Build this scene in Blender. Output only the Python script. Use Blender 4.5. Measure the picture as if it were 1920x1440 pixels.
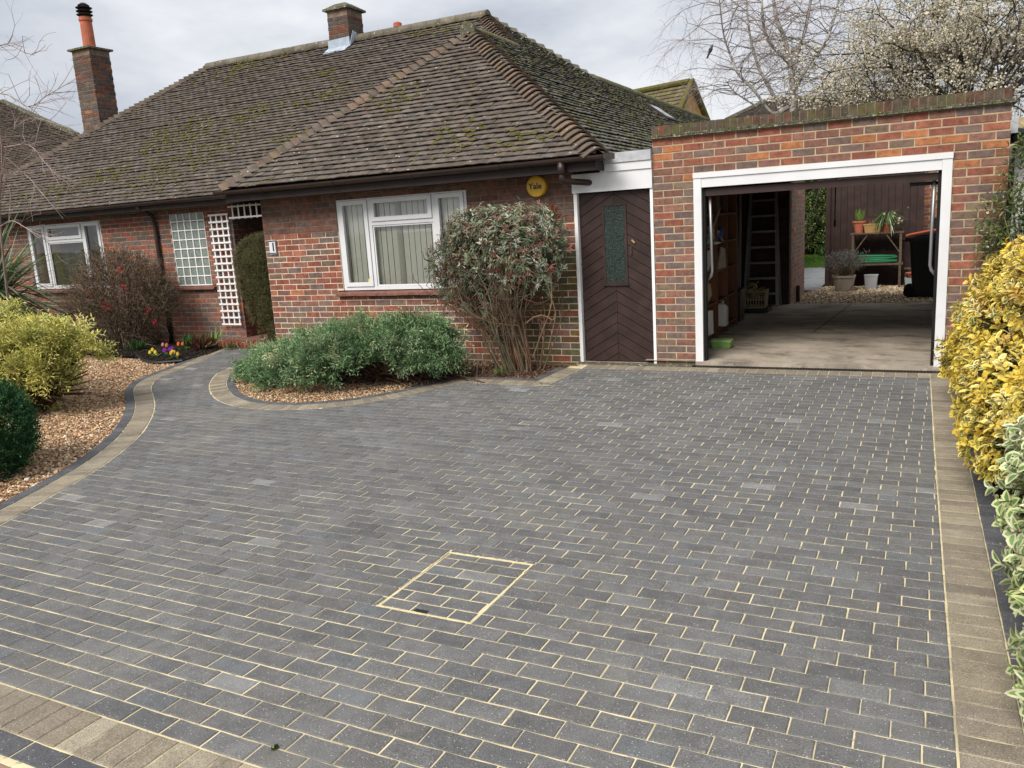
import bpy, math, random
import numpy as np
from mathutils import Vector, Matrix

S = bpy.context.scene
for _o in list(bpy.data.objects):
    bpy.data.objects.remove(_o)
COL = S.collection
R = random.Random(11)
N = np.random.default_rng(11)

# ------------------------------------------------------------------ camera
CAM = np.array([2.6167, -8.9074, 1.6516])
FPX = 1507.6
_ya, _pi, _ro = [math.radians(a) for a in (-26.87, 11.40, -3.51)]
FW = np.array([math.sin(_ya)*math.cos(_pi), math.cos(_ya)*math.cos(_pi), -math.sin(_pi)])
_rt = np.array([math.cos(_ya), -math.sin(_ya), 0.0])
_up = np.cross(_rt, FW)
RT = math.cos(_ro)*_rt + math.sin(_ro)*_up
UP = -math.sin(_ro)*_rt + math.cos(_ro)*_up
cd = bpy.data.cameras.new('camera'); cam = bpy.data.objects.new('camera', cd); COL.objects.link(cam)
cd.sensor_width = 36.0; cd.lens = FPX*36.0/1920.0; cd.clip_start = 0.05; cd.clip_end = 900
cam.matrix_world = Matrix(((RT[0], UP[0], -FW[0], CAM[0]), (RT[1], UP[1], -FW[1], CAM[1]), (RT[2], UP[2], -FW[2], CAM[2]), (0, 0, 0, 1)))
S.camera = cam

def at(u, v, ax, val):
    """World point where the sight line through photo point (u, v) meets the plane ax = val."""
    d = FW + RT*(u-960)/FPX - UP*(v-720)/FPX
    i = 'xyz'.index(ax)
    return CAM + d*((val-CAM[i])/d[i])

# ------------------------------------------------------------------ sky, sun, exposure
EL, AZ = math.radians(46), math.radians(194)     # azimuth the light comes from, clockwise from +y
wd = bpy.data.worlds.new('World'); S.world = wd; wd.use_nodes = True
nt = wd.node_tree; nt.nodes.clear()
wo = nt.nodes.new('ShaderNodeOutputWorld'); bg = nt.nodes.new('ShaderNodeBackground'); bg.inputs['Strength'].default_value = 0.1
sky = nt.nodes.new('ShaderNodeTexSky'); sky.sky_type = 'NISHITA'; sky.sun_disc = False
sky.sun_elevation = EL; sky.sun_rotation = AZ; sky.air_density = 1.2; sky.dust_density = 2.0
tc = nt.nodes.new('ShaderNodeTexCoord'); mp = nt.nodes.new('ShaderNodeMapping'); mp.inputs['Scale'].default_value = (1.0, 1.0, 2.6)
nz = nt.nodes.new('ShaderNodeTexNoise'); nz.inputs['Scale'].default_value = 2.6; nz.inputs['Detail'].default_value = 7; nz.inputs['Roughness'].default_value = 0.55
cr = nt.nodes.new('ShaderNodeValToRGB')
cr.color_ramp.elements[0].position = 0.37; cr.color_ramp.elements[0].color = (0.57, 0.61, 0.69, 1)
cr.color_ramp.elements[1].position = 0.62; cr.color_ramp.elements[1].color = (1.0, 1.01, 1.04, 1)
sc = nt.nodes.new('ShaderNodeVectorMath'); sc.operation = 'SCALE'; sc.inputs['Scale'].default_value = 5.7
mx = nt.nodes.new('ShaderNodeMixRGB'); mx.inputs['Fac'].default_value = 0.94
L = nt.links.new
L(tc.outputs['Generated'], mp.inputs['Vector']); L(mp.outputs['Vector'], nz.inputs['Vector']); L(nz.outputs['Fac'], cr.inputs['Fac'])
L(cr.outputs['Color'], sc.inputs[0]); L(sky.outputs['Color'], mx.inputs['Color1']); L(sc.outputs['Vector'], mx.inputs['Color2'])
L(mx.outputs['Color'], bg.inputs['Color']); L(bg.outputs['Background'], wo.inputs['Surface'])
sd = bpy.data.lights.new('sun', 'SUN'); sd.energy = 2.5; sd.angle = math.radians(32); sd.color = (1.0, 0.94, 0.86)
sun = bpy.data.objects.new('sun', sd); COL.objects.link(sun)
_sv = Vector((math.sin(AZ)*math.cos(EL), math.cos(AZ)*math.cos(EL), math.sin(EL)))
sun.rotation_euler = _sv.to_track_quat('Z', 'Y').to_euler()
S.view_settings.view_transform = 'Standard'; S.view_settings.look = 'None'
S.view_settings.exposure = 0.74; S.view_settings.gamma = 1.0; S.view_settings.use_curve_mapping = False
S.cycles.max_bounces = 6; S.cycles.diffuse_bounces = 3; S.cycles.glossy_bounces = 3; S.cycles.transmission_bounces = 4; S.cycles.transparent_max_bounces = 12

# ------------------------------------------------------------------ materials
def nodes(name):
    m = bpy.data.materials.new(name); m.use_nodes = True
    t = m.node_tree; t.nodes.clear()
    out = t.nodes.new('ShaderNodeOutputMaterial'); b = t.nodes.new('ShaderNodeBsdfPrincipled')
    t.links.new(b.outputs['BSDF'], out.inputs['Surface'])
    return m, t, b, out

def M(name, col=(.5, .5, .5), rough=.75, var=.15, vs=5.0, bump=.2, bs=60.0, src=None, spec=.3, metal=0.0,
      stain=None, speck=None, speck_s=300.0, speck_t=.3, trans=0.0, stretch=None, dist=.004, grain=0.0, gs=180.0):
    """Procedural surface: base colour (own, per object or per face), soft noise variation, optional stain patches and specks, fine bump."""
    m, t, b, out = nodes(name); n = t.nodes; l = t.links.new
    pos = n.new('ShaderNodeNewGeometry').outputs['Position']
    if stretch:
        mp = n.new('ShaderNodeMapping'); mp.inputs['Scale'].default_value = stretch; l(pos, mp.inputs['Vector']); pos = mp.outputs['Vector']
    if src == 'obj':
        c = n.new('ShaderNodeObjectInfo').outputs['Color']
    elif src == 'attr':
        a = n.new('ShaderNodeAttribute'); a.attribute_name = 'col'; c = a.outputs['Color']
    else:
        r = n.new('ShaderNodeRGB'); r.outputs[0].default_value = (*col, 1); c = r.outputs[0]
    if var > 0:
        z = n.new('ShaderNodeTexNoise'); z.inputs['Scale'].default_value = vs; z.inputs['Detail'].default_value = 4; l(pos, z.inputs['Vector'])
        mr = n.new('ShaderNodeMapRange'); mr.inputs['From Min'].default_value = .3; mr.inputs['From Max'].default_value = .7
        mr.inputs['To Min'].default_value = 1-var; mr.inputs['To Max'].default_value = 1+var; l(z.outputs['Fac'], mr.inputs['Value'])
        s = n.new('ShaderNodeVectorMath'); s.operation = 'SCALE'; l(c, s.inputs[0]); l(mr.outputs['Result'], s.inputs['Scale']); c = s.outputs['Vector']
    if grain > 0:
        z = n.new('ShaderNodeTexNoise'); z.inputs['Scale'].default_value = gs; z.inputs['Detail'].default_value = 3; z.inputs['Roughness'].default_value = .7; l(pos, z.inputs['Vector'])
        mr = n.new('ShaderNodeMapRange'); mr.inputs['From Min'].default_value = .33; mr.inputs['From Max'].default_value = .67
        mr.inputs['To Min'].default_value = 1-grain; mr.inputs['To Max'].default_value = 1+grain; l(z.outputs['Fac'], mr.inputs['Value'])
        s = n.new('ShaderNodeVectorMath'); s.operation = 'SCALE'; l(c, s.inputs[0]); l(mr.outputs['Result'], s.inputs['Scale']); c = s.outputs['Vector']
    def over(c, colr, scale, lo, hi, tex='noise', amt=1.0):
        if tex == 'noise':
            z = n.new('ShaderNodeTexNoise'); z.inputs['Scale'].default_value = scale; z.inputs['Detail'].default_value = 6; z.inputs['Roughness'].default_value = .65; f = z.outputs['Fac']
        else:
            z = n.new('ShaderNodeTexVoronoi'); z.inputs['Scale'].default_value = scale; f = z.outputs['Distance']
        l(pos, z.inputs['Vector'])
        mr = n.new('ShaderNodeMapRange'); mr.inputs['From Min'].default_value = lo; mr.inputs['From Max'].default_value = hi
        mr.inputs['To Max'].default_value = amt; l(f, mr.inputs['Value'])
        k = n.new('ShaderNodeMixRGB'); l(mr.outputs['Result'], k.inputs['Fac']); l(c, k.inputs['Color1']); k.inputs['Color2'].default_value = (*colr, 1)
        return k.outputs['Color']
    for (scol, ss, lo, hi, amt) in (stain or []):
        c = over(c, scol, ss, lo, hi, 'noise', amt)
    if speck:
        c = over(c, speck, speck_s, speck_t, speck_t*.6, 'vor', .8)
    l(c, b.inputs['Base Color'])
    b.inputs['Roughness'].default_value = rough; b.inputs['Metallic'].default_value = metal; b.inputs['Specular IOR Level'].default_value = spec
    if bump > 0:
        z = n.new('ShaderNodeTexNoise'); z.inputs['Scale'].default_value = bs; z.inputs['Detail'].default_value = 4; l(pos, z.inputs['Vector'])
        bp = n.new('ShaderNodeBump'); bp.inputs['Strength'].default_value = bump; bp.inputs['Distance'].default_value = dist
        l(z.outputs['Fac'], bp.inputs['Height']); l(bp.outputs['Normal'], b.inputs['Normal'])
    if trans > 0:
        tr = n.new('ShaderNodeBsdfTranslucent'); l(c, tr.inputs['Color']); ms = n.new('ShaderNodeMixShader'); ms.inputs['Fac'].default_value = trans
        l(b.outputs['BSDF'], ms.inputs[1]); l(tr.outputs['BSDF'], ms.inputs[2]); l(ms.outputs['Shader'], out.inputs['Surface'])
    return m

def glass(name, tint=(1, 1, 1), rough=.0, clear=.86):
    m, t, b, out = nodes(name); n = t.nodes; l = t.links.new
    g = n.new('ShaderNodeBsdfGlossy'); g.inputs['Roughness'].default_value = rough
    tr = n.new('ShaderNodeBsdfTransparent'); tr.inputs['Color'].default_value = (*[x*clear for x in tint], 1)
    fr = n.new('ShaderNodeFresnel'); fr.inputs['IOR'].default_value = 1.5
    mr = n.new('ShaderNodeMapRange'); mr.inputs['To Min'].default_value = .06; mr.inputs['To Max'].default_value = 1.0; l(fr.outputs['Fac'], mr.inputs['Value'])
    ms = n.new('ShaderNodeMixShader'); l(mr.outputs['Result'], ms.inputs['Fac']); l(tr.outputs['BSDF'], ms.inputs[1]); l(g.outputs['BSDF'], ms.inputs[2])
    z = n.new('ShaderNodeTexNoise'); z.inputs['Scale'].default_value = 1.6; bp = n.new('ShaderNodeBump'); bp.inputs['Strength'].default_value = .05; bp.inputs['Distance'].default_value = .05
    l(n.new('ShaderNodeNewGeometry').outputs['Position'], z.inputs['Vector']); l(z.outputs['Fac'], bp.inputs['Height']); l(bp.outputs['Normal'], g.inputs['Normal'])
    l(ms.outputs['Shader'], out.inputs['Surface'])
    return m

LICHEN = (.42, .42, .37)
MAT = {}
def brick_mat(name, src):
    return M(name, src=src, rough=.92, var=.26, vs=17, bump=.6, bs=110, spec=.12, dist=.007, grain=.2, gs=120,
             stain=[((.055, .042, .042), 20.0, .53, .70, .55), ((.24, .175, .14), 8.0, .58, .76, .35), ((.07, .055, .045), 1.3, .52, .72, .40)])
MAT['brick'] = brick_mat('brick', 'obj'); MAT['brick_far'] = brick_mat('brick_far', 'attr')
MAT['mortar'] = M('mortar', (.41, .325, .215), rough=.95, var=.25, vs=10, bump=.6, bs=150, spec=.1)
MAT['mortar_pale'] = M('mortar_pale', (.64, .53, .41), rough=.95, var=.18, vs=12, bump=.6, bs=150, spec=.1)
MAT['mortar_brown'] = M('mortar_brown', (.21, .15, .115), rough=.95, var=.3, vs=8, bump=.6, bs=120, spec=.1)
def tile_mat(name, src, moss, lich):
    st = [((.105, .095, .035), 1.6, .60-moss*.9, .75-moss*.9, .40), ((.15, .14, .045), 6.0, .60-moss*.5, .70-moss*.5, .7), ((.50, .49, .44), 13.0, .655, .69, .85)]
    m = M(name, src=src, rough=.95, var=.25, vs=9, bump=.6, bs=90, spec=.08, stain=st, dist=.006, speck=(.60, .60, .55), speck_s=6.5, speck_t=.10)
    return m
MAT['tile'] = tile_mat('tile', 'obj', .0, 1); MAT['tile_far'] = tile_mat('tile_far', 'attr', .0, 1); MAT['tile_moss'] = tile_mat('tile_moss', 'attr', .13, 1)
MAT['felt'] = M('felt', (.02, .018, .016), rough=1, bump=0)
PVK = dict(rough=.68, var=.14, vs=13, bump=.8, bs=260, spec=.26, dist=.004, speck=(.52, .52, .49), speck_s=56, speck_t=.15, grain=.44, gs=190,
           stain=[((.20, .20, .195), 1.7, .55, .72, .40), ((.30, .27, .21), .8, .57, .72, .30), ((.07, .07, .072), 3.1, .57, .74, .45), ((.48, .42, .29), 48.0, .655, .70, .42)])
MAT['paver'] = M('paver', src='obj', **PVK)
MAT['paver_far'] = M('paver_far', src='attr', **PVK)
MAT['sand'] = M('sand', (.66, .57, .36), rough=.98, var=.25, vs=9, bump=.8, bs=400, spec=.1, stain=[((.16, .135, .10), 1.1, .54, .70, .7), ((.15, .125, .095), 26.0, .57, .68, .6)], dist=.003)
MAT['upvc'] = M('upvc', (.69, .70, .72), rough=.32, var=.04, vs=3, bump=.03, bs=8, spec=.45, stain=[((.42, .41, .37), 5.0, .60, .85, .35), ((.35, .34, .30), 30.0, .68, .78, .4)])
MAT['white_paint'] = M('white_paint', (.80, .80, .80), rough=.45, var=.05, vs=4, bump=.1, bs=30, spec=.4, stain=[((.5, .47, .40), 14, .66, .8, .5)])
MAT['lead'] = M('lead', (.42, .44, .47), rough=.6, var=.2, vs=12, bump=.3, bs=60, spec=.4)
MAT['lead_blue'] = M('lead_blue', (.36, .42, .50), rough=.5, var=.15, vs=12, bump=.3, bs=40, spec=.5)
MAT['brown_plastic'] = M('brown_plastic', (.035, .022, .019), rough=.4, var=.2, vs=6, bump=.05, spec=.45)
MAT['brown_wood'] = M('brown_wood', (.034, .018, .015), rough=.55, var=.3, vs=7, bump=.25, bs=50, spec=.35)
MAT['dark_fascia'] = M('dark_fascia', (.026, .018, .017), rough=.6, var=.25, vs=4, bump=.1, spec=.3)
MAT['black'] = M('black', (.012, .012, .013), rough=.5, var=.1, bump=.05, spec=.4)
MAT['black_bin'] = M('black_bin', (.010, .011, .014), rough=.42, var=.1, bump=.05, spec=.45)
MAT['rubber'] = M('rubber', (.008, .008, .008), rough=.8, bump=0)
MAT['steel'] = M('steel', (.36, .37, .38), rough=.4, var=.1, bump=.05, metal=.6, spec=.5)
MAT['alu'] = M('alu', (.28, .28, .28), rough=.45, var=.15, bump=.05, metal=.4, spec=.5)
MAT['concrete'] = M('concrete', (.36, .31, .25), rough=.95, var=.2, vs=3, bump=.35, bs=70, spec=.2,
                    stain=[((.12, .10, .08), 2.2, .48, .66, .8), ((.55, .48, .39), 9, .58, .70, .6), ((.2, .17, .14), 30, .58, .68, .5)], stretch=(.8, 1.3, 1))
MAT['creasing'] = M('creasing', (.12, .115, .085), rough=.95, var=.35, vs=20, bump=1.0, bs=70, spec=.1, dist=.02,
                    stain=[((.10, .11, .03), 6, .5, .65, .8), ((.55, .53, .45), 26, .56, .64, .85)])
MAT['terracotta'] = M('terracotta', (.42, .13, .075), rough=.8, var=.15, vs=10, bump=.1, spec=.25)
MAT['sill_tile'] = M('sill_tile', (.20, .10, .078), rough=.85, var=.25, vs=12, bump=.3, spec=.2)
MAT['render'] = M('render', (.70, .69, .66), rough=.9, var=.08, bump=.2)
MAT['soil'] = M('soil', (.020, .015, .012), rough=1, var=.5, vs=14, bump=1.0, bs=50, spec=.1, dist=.03)
MAT['gravel_base'] = M('gravel_base', (.20, .12, .07), rough=1, var=.5, vs=40, bump=1, bs=60, spec=.1, dist=.02)
MAT['stone'] = M('stone', src='attr', rough=.85, var=.2, vs=60, bump=.2, bs=200, spec=.25)
MAT['leaf'] = M('leaf', src='attr', rough=.5, var=.12, vs=24, bump=0, spec=.26, trans=.20)
MAT['leaf_matt'] = M('leaf_matt', src='attr', rough=.8, var=.12, vs=24, bump=0, spec=.10, trans=.10)
MAT['bark'] = M('bark', (.11, .08, .055), rough=.9, var=.35, vs=25, bump=.5, bs=90, spec=.15)
MAT['bark_grey'] = M('bark_grey', (.16, .14, .12), rough=.9, var=.4, vs=12, bump=.5, bs=50, spec=.15)
MAT['bark_birch'] = M('bark_birch', (.36, .34, .31), rough=.85, var=.3, vs=5, bump=.3, bs=20, spec=.15, stain=[((.07, .06, .05), 4, .52, .62, .9)])
MAT['twig'] = M('twig', src='attr', rough=.85, var=.2, vs=15, bump=0, spec=.15)
MAT['petal'] = M('petal', src='attr', rough=.7, var=.05, bump=0, spec=.2, trans=.3)
MAT['shelf_wood'] = M('shelf_wood', (.13, .055, .026), rough=.6, var=.25, vs=8, bump=.15, bs=40, stretch=(1, 1, .2), spec=.3)
MAT['tarmac'] = M('tarmac', (.055, .055, .057), rough=.95, var=.2, vs=3, bump=.8, bs=180, spec=.2)
MAT['slab'] = M('slab', (.36, .25, .20), rough=.95, var=.2, vs=6, bump=.4, bs=120, spec=.2)
MAT['lawn'] = M('lawn', (.07, .13, .025), rough=1, var=.35, vs=8, bump=1, bs=60, spec=.1, dist=.03)
MAT['earth'] = M('earth', (.09, .10, .045), rough=1, var=.4, vs=1.2, bump=.5, bs=20, spec=.1)
MAT['plain'] = M('plain', src='attr', rough=.55, var=.06, vs=10, bump=0, spec=.35)
MAT['glass'] = glass('glass', clear=.9)
MAT['pane_dark'] = M('pane_dark', (.02, .024, .026), rough=.06, var=.2, vs=4, bump=0, spec=.6)
MAT['blind'] = M('blind', (.88, .90, .80), rough=.85, var=.04, vs=6, bump=0, spec=.15, trans=.06)
MAT['glass_block'] = M('glass_block', (.20, .24, .215), rough=.16, var=.22, vs=9, bump=.35, bs=30, spec=.55, dist=.01)
MAT['door_glass'] = M('door_glass', (.014, .026, .022), rough=.25, var=.6, vs=60, bump=.9, bs=110, spec=.35, dist=.01)
MAT['moss'] = M('moss', (.115, .105, .035), rough=1, var=.5, vs=25, bump=1, bs=140, spec=.05, dist=.01)
MAT['yellow'] = M('yellow', (.72, .42, .03), rough=.35, var=.05, bump=0, spec=.45)
MAT['yellow_dark'] = M('yellow_dark', (.35, .21, .02), rough=.5, var=.05, bump=0)

# ------------------------------------------------------------------ mesh building
class MB:
    """Collects geometry, then links it as ONE mesh object."""
    def __init__(s): s.v = []; s.n = 0; s.f = []
    def add(s, v, f, col=None):
        v = np.asarray(v, float).reshape(-1, 3)
        if isinstance(f, np.ndarray):
            groups = [(f, col)]
        else:
            d = {}
            for i, q in enumerate(f): d.setdefault(len(q), []).append((q, i))
            groups = []
            for k, w in d.items():
                cc = col
                if col is not None and np.ndim(col) == 2: cc = np.asarray(col)[[i for _, i in w]]
                groups.append((np.array([q for q, _ in w]), cc))
        for g, cc in groups:
            if cc is None: cc = np.full((len(g), 3), .5)
            cc = np.asarray(cc, float)
            if cc.ndim == 1: cc = np.repeat(cc[None], len(g), 0)
            s.f.append((g + s.n, cc))
        s.v.append(v); s.n += len(v); return s
    def box(s, x0, x1, y0, y1, z0, z1, col=None):
        v = [(x, y, z) for z in (z0, z1) for y in (y0, y1) for x in (x0, x1)]
        return s.add(v, [(0, 2, 3, 1), (4, 5, 7, 6), (0, 1, 5, 4), (2, 6, 7, 3), (0, 4, 6, 2), (1, 3, 7, 5)], col)
    def beam(s, p, q, w, h, up=(0, 0, 1), col=None):
        p, q = np.array(p, float), np.array(q, float); d = q-p; d /= np.linalg.norm(d)
        a = np.cross(d, np.array(up, float)); a /= np.linalg.norm(a); b = np.cross(a, d)
        v = [e + a*sx*w/2 + b*sy*h/2 for e in (p, q) for sy in (-1, 1) for sx in (-1, 1)]
        return s.add(v, [(0, 2, 3, 1), (4, 5, 7, 6), (0, 1, 5, 4), (2, 6, 7, 3), (0, 4, 6, 2), (1, 3, 7, 5)], col)
    def tube(s, pts, r, n=6, col=None, caps=True):
        P = np.array(pts, float); k = len(P); r = np.broadcast_to(np.asarray(r, float), (k,))
        T = np.gradient(P, axis=0); T /= np.linalg.norm(T, axis=1)[:, None] + 1e-12
        a = np.cross(T[0], (0, 0, 1.0)) if abs(T[0][2]) < .9 else np.cross(T[0], (1.0, 0, 0)); rings = []
        for i in range(k):
            a = a - T[i]*(a@T[i]); a /= np.linalg.norm(a) + 1e-12; b = np.cross(T[i], a)
            th = np.arange(n)*2*math.pi/n
            rings.append(P[i] + r[i]*(np.cos(th)[:, None]*a + np.sin(th)[:, None]*b))
        f = [(i*n+j, i*n+(j+1) % n, (i+1)*n+(j+1) % n, (i+1)*n+j) for i in range(k-1) for j in range(n)]
        if caps: f += [tuple(range(n))[::-1], tuple((k-1)*n+j for j in range(n))]
        return s.add(np.concatenate(rings), f, col)
    def lathe(s, prof, c, n=20, col=None, ax='z'):
        c = np.array(c, float); v = []
        for (r, z) in prof:
            for j in range(n):
                th = 2*math.pi*j/n; p = (r*math.cos(th), r*math.sin(th), z)
                v.append(c + (p if ax == 'z' else (p[0], p[2], p[1])))
        k = len(prof); f = [(i*n+j, i*n+(j+1) % n, (i+1)*n+(j+1) % n, (i+1)*n+j) for i in range(k-1) for j in range(n)]
        f += [tuple(range(n))[::-1], tuple((k-1)*n+j for j in range(n))]
        return s.add(v, f, col)
    def prism(s, poly, d, col=None):
        """poly: 3-d points in order, extruded by vector d."""
        p = np.array(poly, float); n = len(p)
        return s.add(np.concatenate([p, p+np.array(d, float)]), [tuple(range(n))[::-1], tuple(range(n, 2*n))] + [(i, (i+1) % n, n+(i+1) % n, n+i) for i in range(n)], col)
    def mesh(s, name, mat, org=(0, 0, 0), smooth=False):
        me = bpy.data.meshes.new(name); v = np.concatenate(s.v) - np.array(org, float)
        nl = sum(g.size for g, _ in s.f); npoly = sum(len(g) for g, _ in s.f)
        me.vertices.add(len(v)); me.vertices.foreach_set('co', v.astype(np.float32).ravel())
        me.loops.add(nl); me.polygons.add(npoly)
        me.loops.foreach_set('vertex_index', np.concatenate([g.ravel() for g, _ in s.f]).astype(np.int32))
        tot = np.concatenate([np.full(len(g), g.shape[1]) for g, _ in s.f]); st = np.concatenate([[0], np.cumsum(tot)[:-1]])
        me.polygons.foreach_set('loop_start', st.astype(np.int32))
        me.polygons.foreach_set('use_smooth', np.full(npoly, bool(smooth)))
        me.update(calc_edges=True)
        cc = np.concatenate([c for _, c in s.f]); a = me.attributes.new('col', 'FLOAT_COLOR', 'FACE')
        a.data.foreach_set('color', np.concatenate([cc, np.ones((len(cc), 1))], 1).astype(np.float32).ravel())
        for m in (mat if isinstance(mat, (list, tuple)) else [mat]): me.materials.append(MAT[m] if isinstance(m, str) else m)
        return me
    def build(s, name, mat, parent=None, smooth=False, org=None, tag=None, kind=None):
        o = bpy.data.objects.new(name, s.mesh(name, mat, org if org is not None else (0, 0, 0), smooth)); COL.objects.link(o)
        if org is not None: o.location = org
        if parent is not None: adopt(o, parent)
        if tag: mark(o, *tag)
        if kind: o['kind'] = kind
        return o

BASE = {}
def adopt(o, p):
    o.parent = p
    b = BASE.get(p.name, (0, 0, 0)); o.matrix_parent_inverse = Matrix.Translation((-b[0], -b[1], -b[2]))
def mark(o, label, cat, group=None):
    o['label'] = label; o['category'] = cat
    if group: o['group'] = group
def thing(name, label, cat, loc=(0, 0, 0), group=None):
    o = bpy.data.objects.new(name, None); COL.objects.link(o); o.location = loc; o.empty_display_size = .1
    BASE[o.name] = tuple(loc); mark(o, label, cat, group); return o
def piece(name, me, loc, parent, col=None, rot=None, scale=None):
    """A light object sharing mesh data with its alike pieces."""
    o = bpy.data.objects.new(name, me); COL.objects.link(o); o.location = loc
    if rot is not None: o.rotation_euler = rot
    if scale is not None: o.scale = scale
    if col is not None: o.color = (*col, 1)
    adopt(o, parent); return o

def unit(v): return v/(np.linalg.norm(v, axis=-1, keepdims=True)+1e-9)
def rnd_dir(n): return unit(N.normal(size=(n, 3)))
def jit(c, n, a=.15):
    """n copies of colour c with individual brightness and a slight hue shift."""
    return np.clip(np.array(c)[None]*(1+N.uniform(-a, a, (n, 1)))*(1+N.uniform(-a*.35, a*.35, (n, 3))), 0, 1)
def pick(cols, w, n, a=.15):
    i = N.choice(len(cols), n, p=np.array(w)/sum(w)); return np.clip(np.array(cols)[i]*(1+N.uniform(-a, a, (n, 1))), 0, 1)

def leaves(mb, P, D, U, Ln, W, col, kind='lens', col2=None, droop=.15):
    """Leaf-shaped faces: P bases, D directions, U upper sides, Ln lengths, W widths, col one colour per leaf."""
    n = len(P); D = unit(D); Sd = unit(np.cross(D, U)); Nn = np.cross(Sd, D); Ln = np.broadcast_to(Ln, (n,))[:, None]; W = np.broadcast_to(W, (n,))[:, None]
    if kind == 'dia':
        V = np.stack([P, P+D*Ln*.45+Sd*W*.5+Nn*W*.12, P+D*Ln-Nn*Ln*droop, P+D*Ln*.45-Sd*W*.5+Nn*W*.12], 1)
        mb.add(V.reshape(-1, 3), np.arange(n*4).reshape(n, 4), col)
    elif kind == 'lens':
        V = np.stack([P, P+D*Ln*.3+Sd*W*.42+Nn*W*.14, P+D*Ln*.3-Sd*W*.42+Nn*W*.14, P+D*Ln*.68+Sd*W*.38+Nn*(W*.1-Ln*droop*.5), P+D*Ln*.68-Sd*W*.38+Nn*(W*.1-Ln*droop*.5), P+D*Ln-Nn*Ln*droop,
                      P+D*Ln*.3-Nn*W*.05, P+D*Ln*.68-Nn*(W*.05+Ln*droop*.5)], 1)
        b = np.arange(n)[:, None]*8; k = [(0, 6, 1), (0, 2, 6), (3, 7, 5), (7, 4, 5)]
        mb.add(V.reshape(-1, 3), np.concatenate([b+np.array([[0, 6, 1]]), b+np.array([[0, 2, 6]]), b+np.array([[3, 7, 5]]), b+np.array([[7, 4, 5]])]), np.tile(col, (4, 1)))
        s0 = mb.n - n*8; q = np.concatenate([b+np.array([[1, 6, 7, 3]]), b+np.array([[6, 2, 4, 7]])])
        mb.f.append((q+s0, np.tile(col, (2, 1))))
    elif kind == 'vari':
        out = [(0, 0), (.22, .40), (.55, .50), (.85, .26), (1, 0), (.85, -.26), (.55, -.50), (.22, -.40)]
        inn = [(.14, 0), (.28, .20), (.52, .26), (.74, .12), (.84, 0), (.74, -.12), (.52, -.26), (.28, -.20)]
        V = []
        for (a, b) in out+inn:
            V.append(P+D*Ln*a+Sd*W*b+Nn*(abs(b)*W*.35-Ln*droop*a*a))
        V = np.stack(V, 1); b0 = np.arange(n)[:, None]*16; F = []
        for j in range(8): F.append(b0+np.array([[j, (j+1) % 8, 8+(j+1) % 8, 8+j]]))
        mb.add(V.reshape(-1, 3), np.concatenate(F), np.tile(col, (8, 1)))
        s0 = mb.n - n*16
        for q in ((8, 9, 15), (9, 10, 14, 15), (10, 11, 13, 14), (11, 12, 13)): mb.f.append((b0+np.array([q])+s0, col2))

def segs(mb, P0, P1, R0, R1, col, n=4):
    """Many straight tapered twigs at once."""
    P0, P1 = np.asarray(P0, float), np.asarray(P1, float); k = len(P0); D = unit(P1-P0)
    ref = np.where(np.abs(D[:, 2:3]) < .9, np.array([[0, 0, 1.0]]), np.array([[1.0, 0, 0]])); A = unit(np.cross(D, ref)); B = np.cross(D, A)
    th = np.arange(n)*2*math.pi/n; off = np.cos(th)[None, :, None]*A[:, None]+np.sin(th)[None, :, None]*B[:, None]
    R0 = np.broadcast_to(R0, (k,))[:, None, None]; R1 = np.broadcast_to(R1, (k,))[:, None, None]
    V = np.concatenate([P0[:, None]+off*R0, P1[:, None]+off*R1], 1).reshape(-1, 3); b = np.arange(k)[:, None]*2*n
    F = np.concatenate([b+np.array([[j, (j+1) % n, n+(j+1) % n, n+j]]) for j in range(n)])
    col = np.asarray(col, float); col = np.repeat(col[None], k, 0) if col.ndim == 1 else col
    mb.add(V, F, np.tile(col, (n, 1)))

def clip_poly(poly, nx, ny, d):
    """Keep the side nx*x + ny*y <= d of a 2-d polygon."""
    o = []
    for i in range(len(poly)):
        a, b = poly[i], poly[(i+1) % len(poly)]; da, db = nx*a[0]+ny*a[1]-d, nx*b[0]+ny*b[1]-d
        if da <= 0: o.append(a)
        if (da < 0 < db) or (db < 0 < da):
            t = da/(da-db); o.append((a[0]+t*(b[0]-a[0]), a[1]+t*(b[1]-a[1])))
    return o
def inside(px, py, poly):
    c = False; j = len(poly)-1
    for i in range(len(poly)):
        if (poly[i][1] > py) != (poly[j][1] > py) and px < (poly[j][0]-poly[i][0])*(py-poly[i][1])/(poly[j][1]-poly[i][1])+poly[i][0]: c = not c
        j = i
    return c
def smooth_line(pts, n):
    """Catmull-Rom through pts, n points per span."""
    P = [np.array(p, float) for p in pts]; P = [2*P[0]-P[1]]+P+[2*P[-1]-P[-2]]; o = []
    for i in range(1, len(P)-2):
        for k in range(n):
            t = k/n; a, b, c, d = P[i-1:i+3]
            o.append(.5*((2*b)+(-a+c)*t+(2*a-5*b+4*c-d)*t*t+(-a+3*b-3*c+d)*t**3))
    o.append(P[-2]); return np.array(o)
def resample(L, step):
    d = np.concatenate([[0], np.cumsum(np.linalg.norm(np.diff(L, axis=0), axis=1))]); k = max(2, int(round(d[-1]/step))+1)
    s = np.linspace(0, d[-1], k); return np.stack([np.interp(s, d, L[:, i]) for i in range(L.shape[1])], 1)

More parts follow.
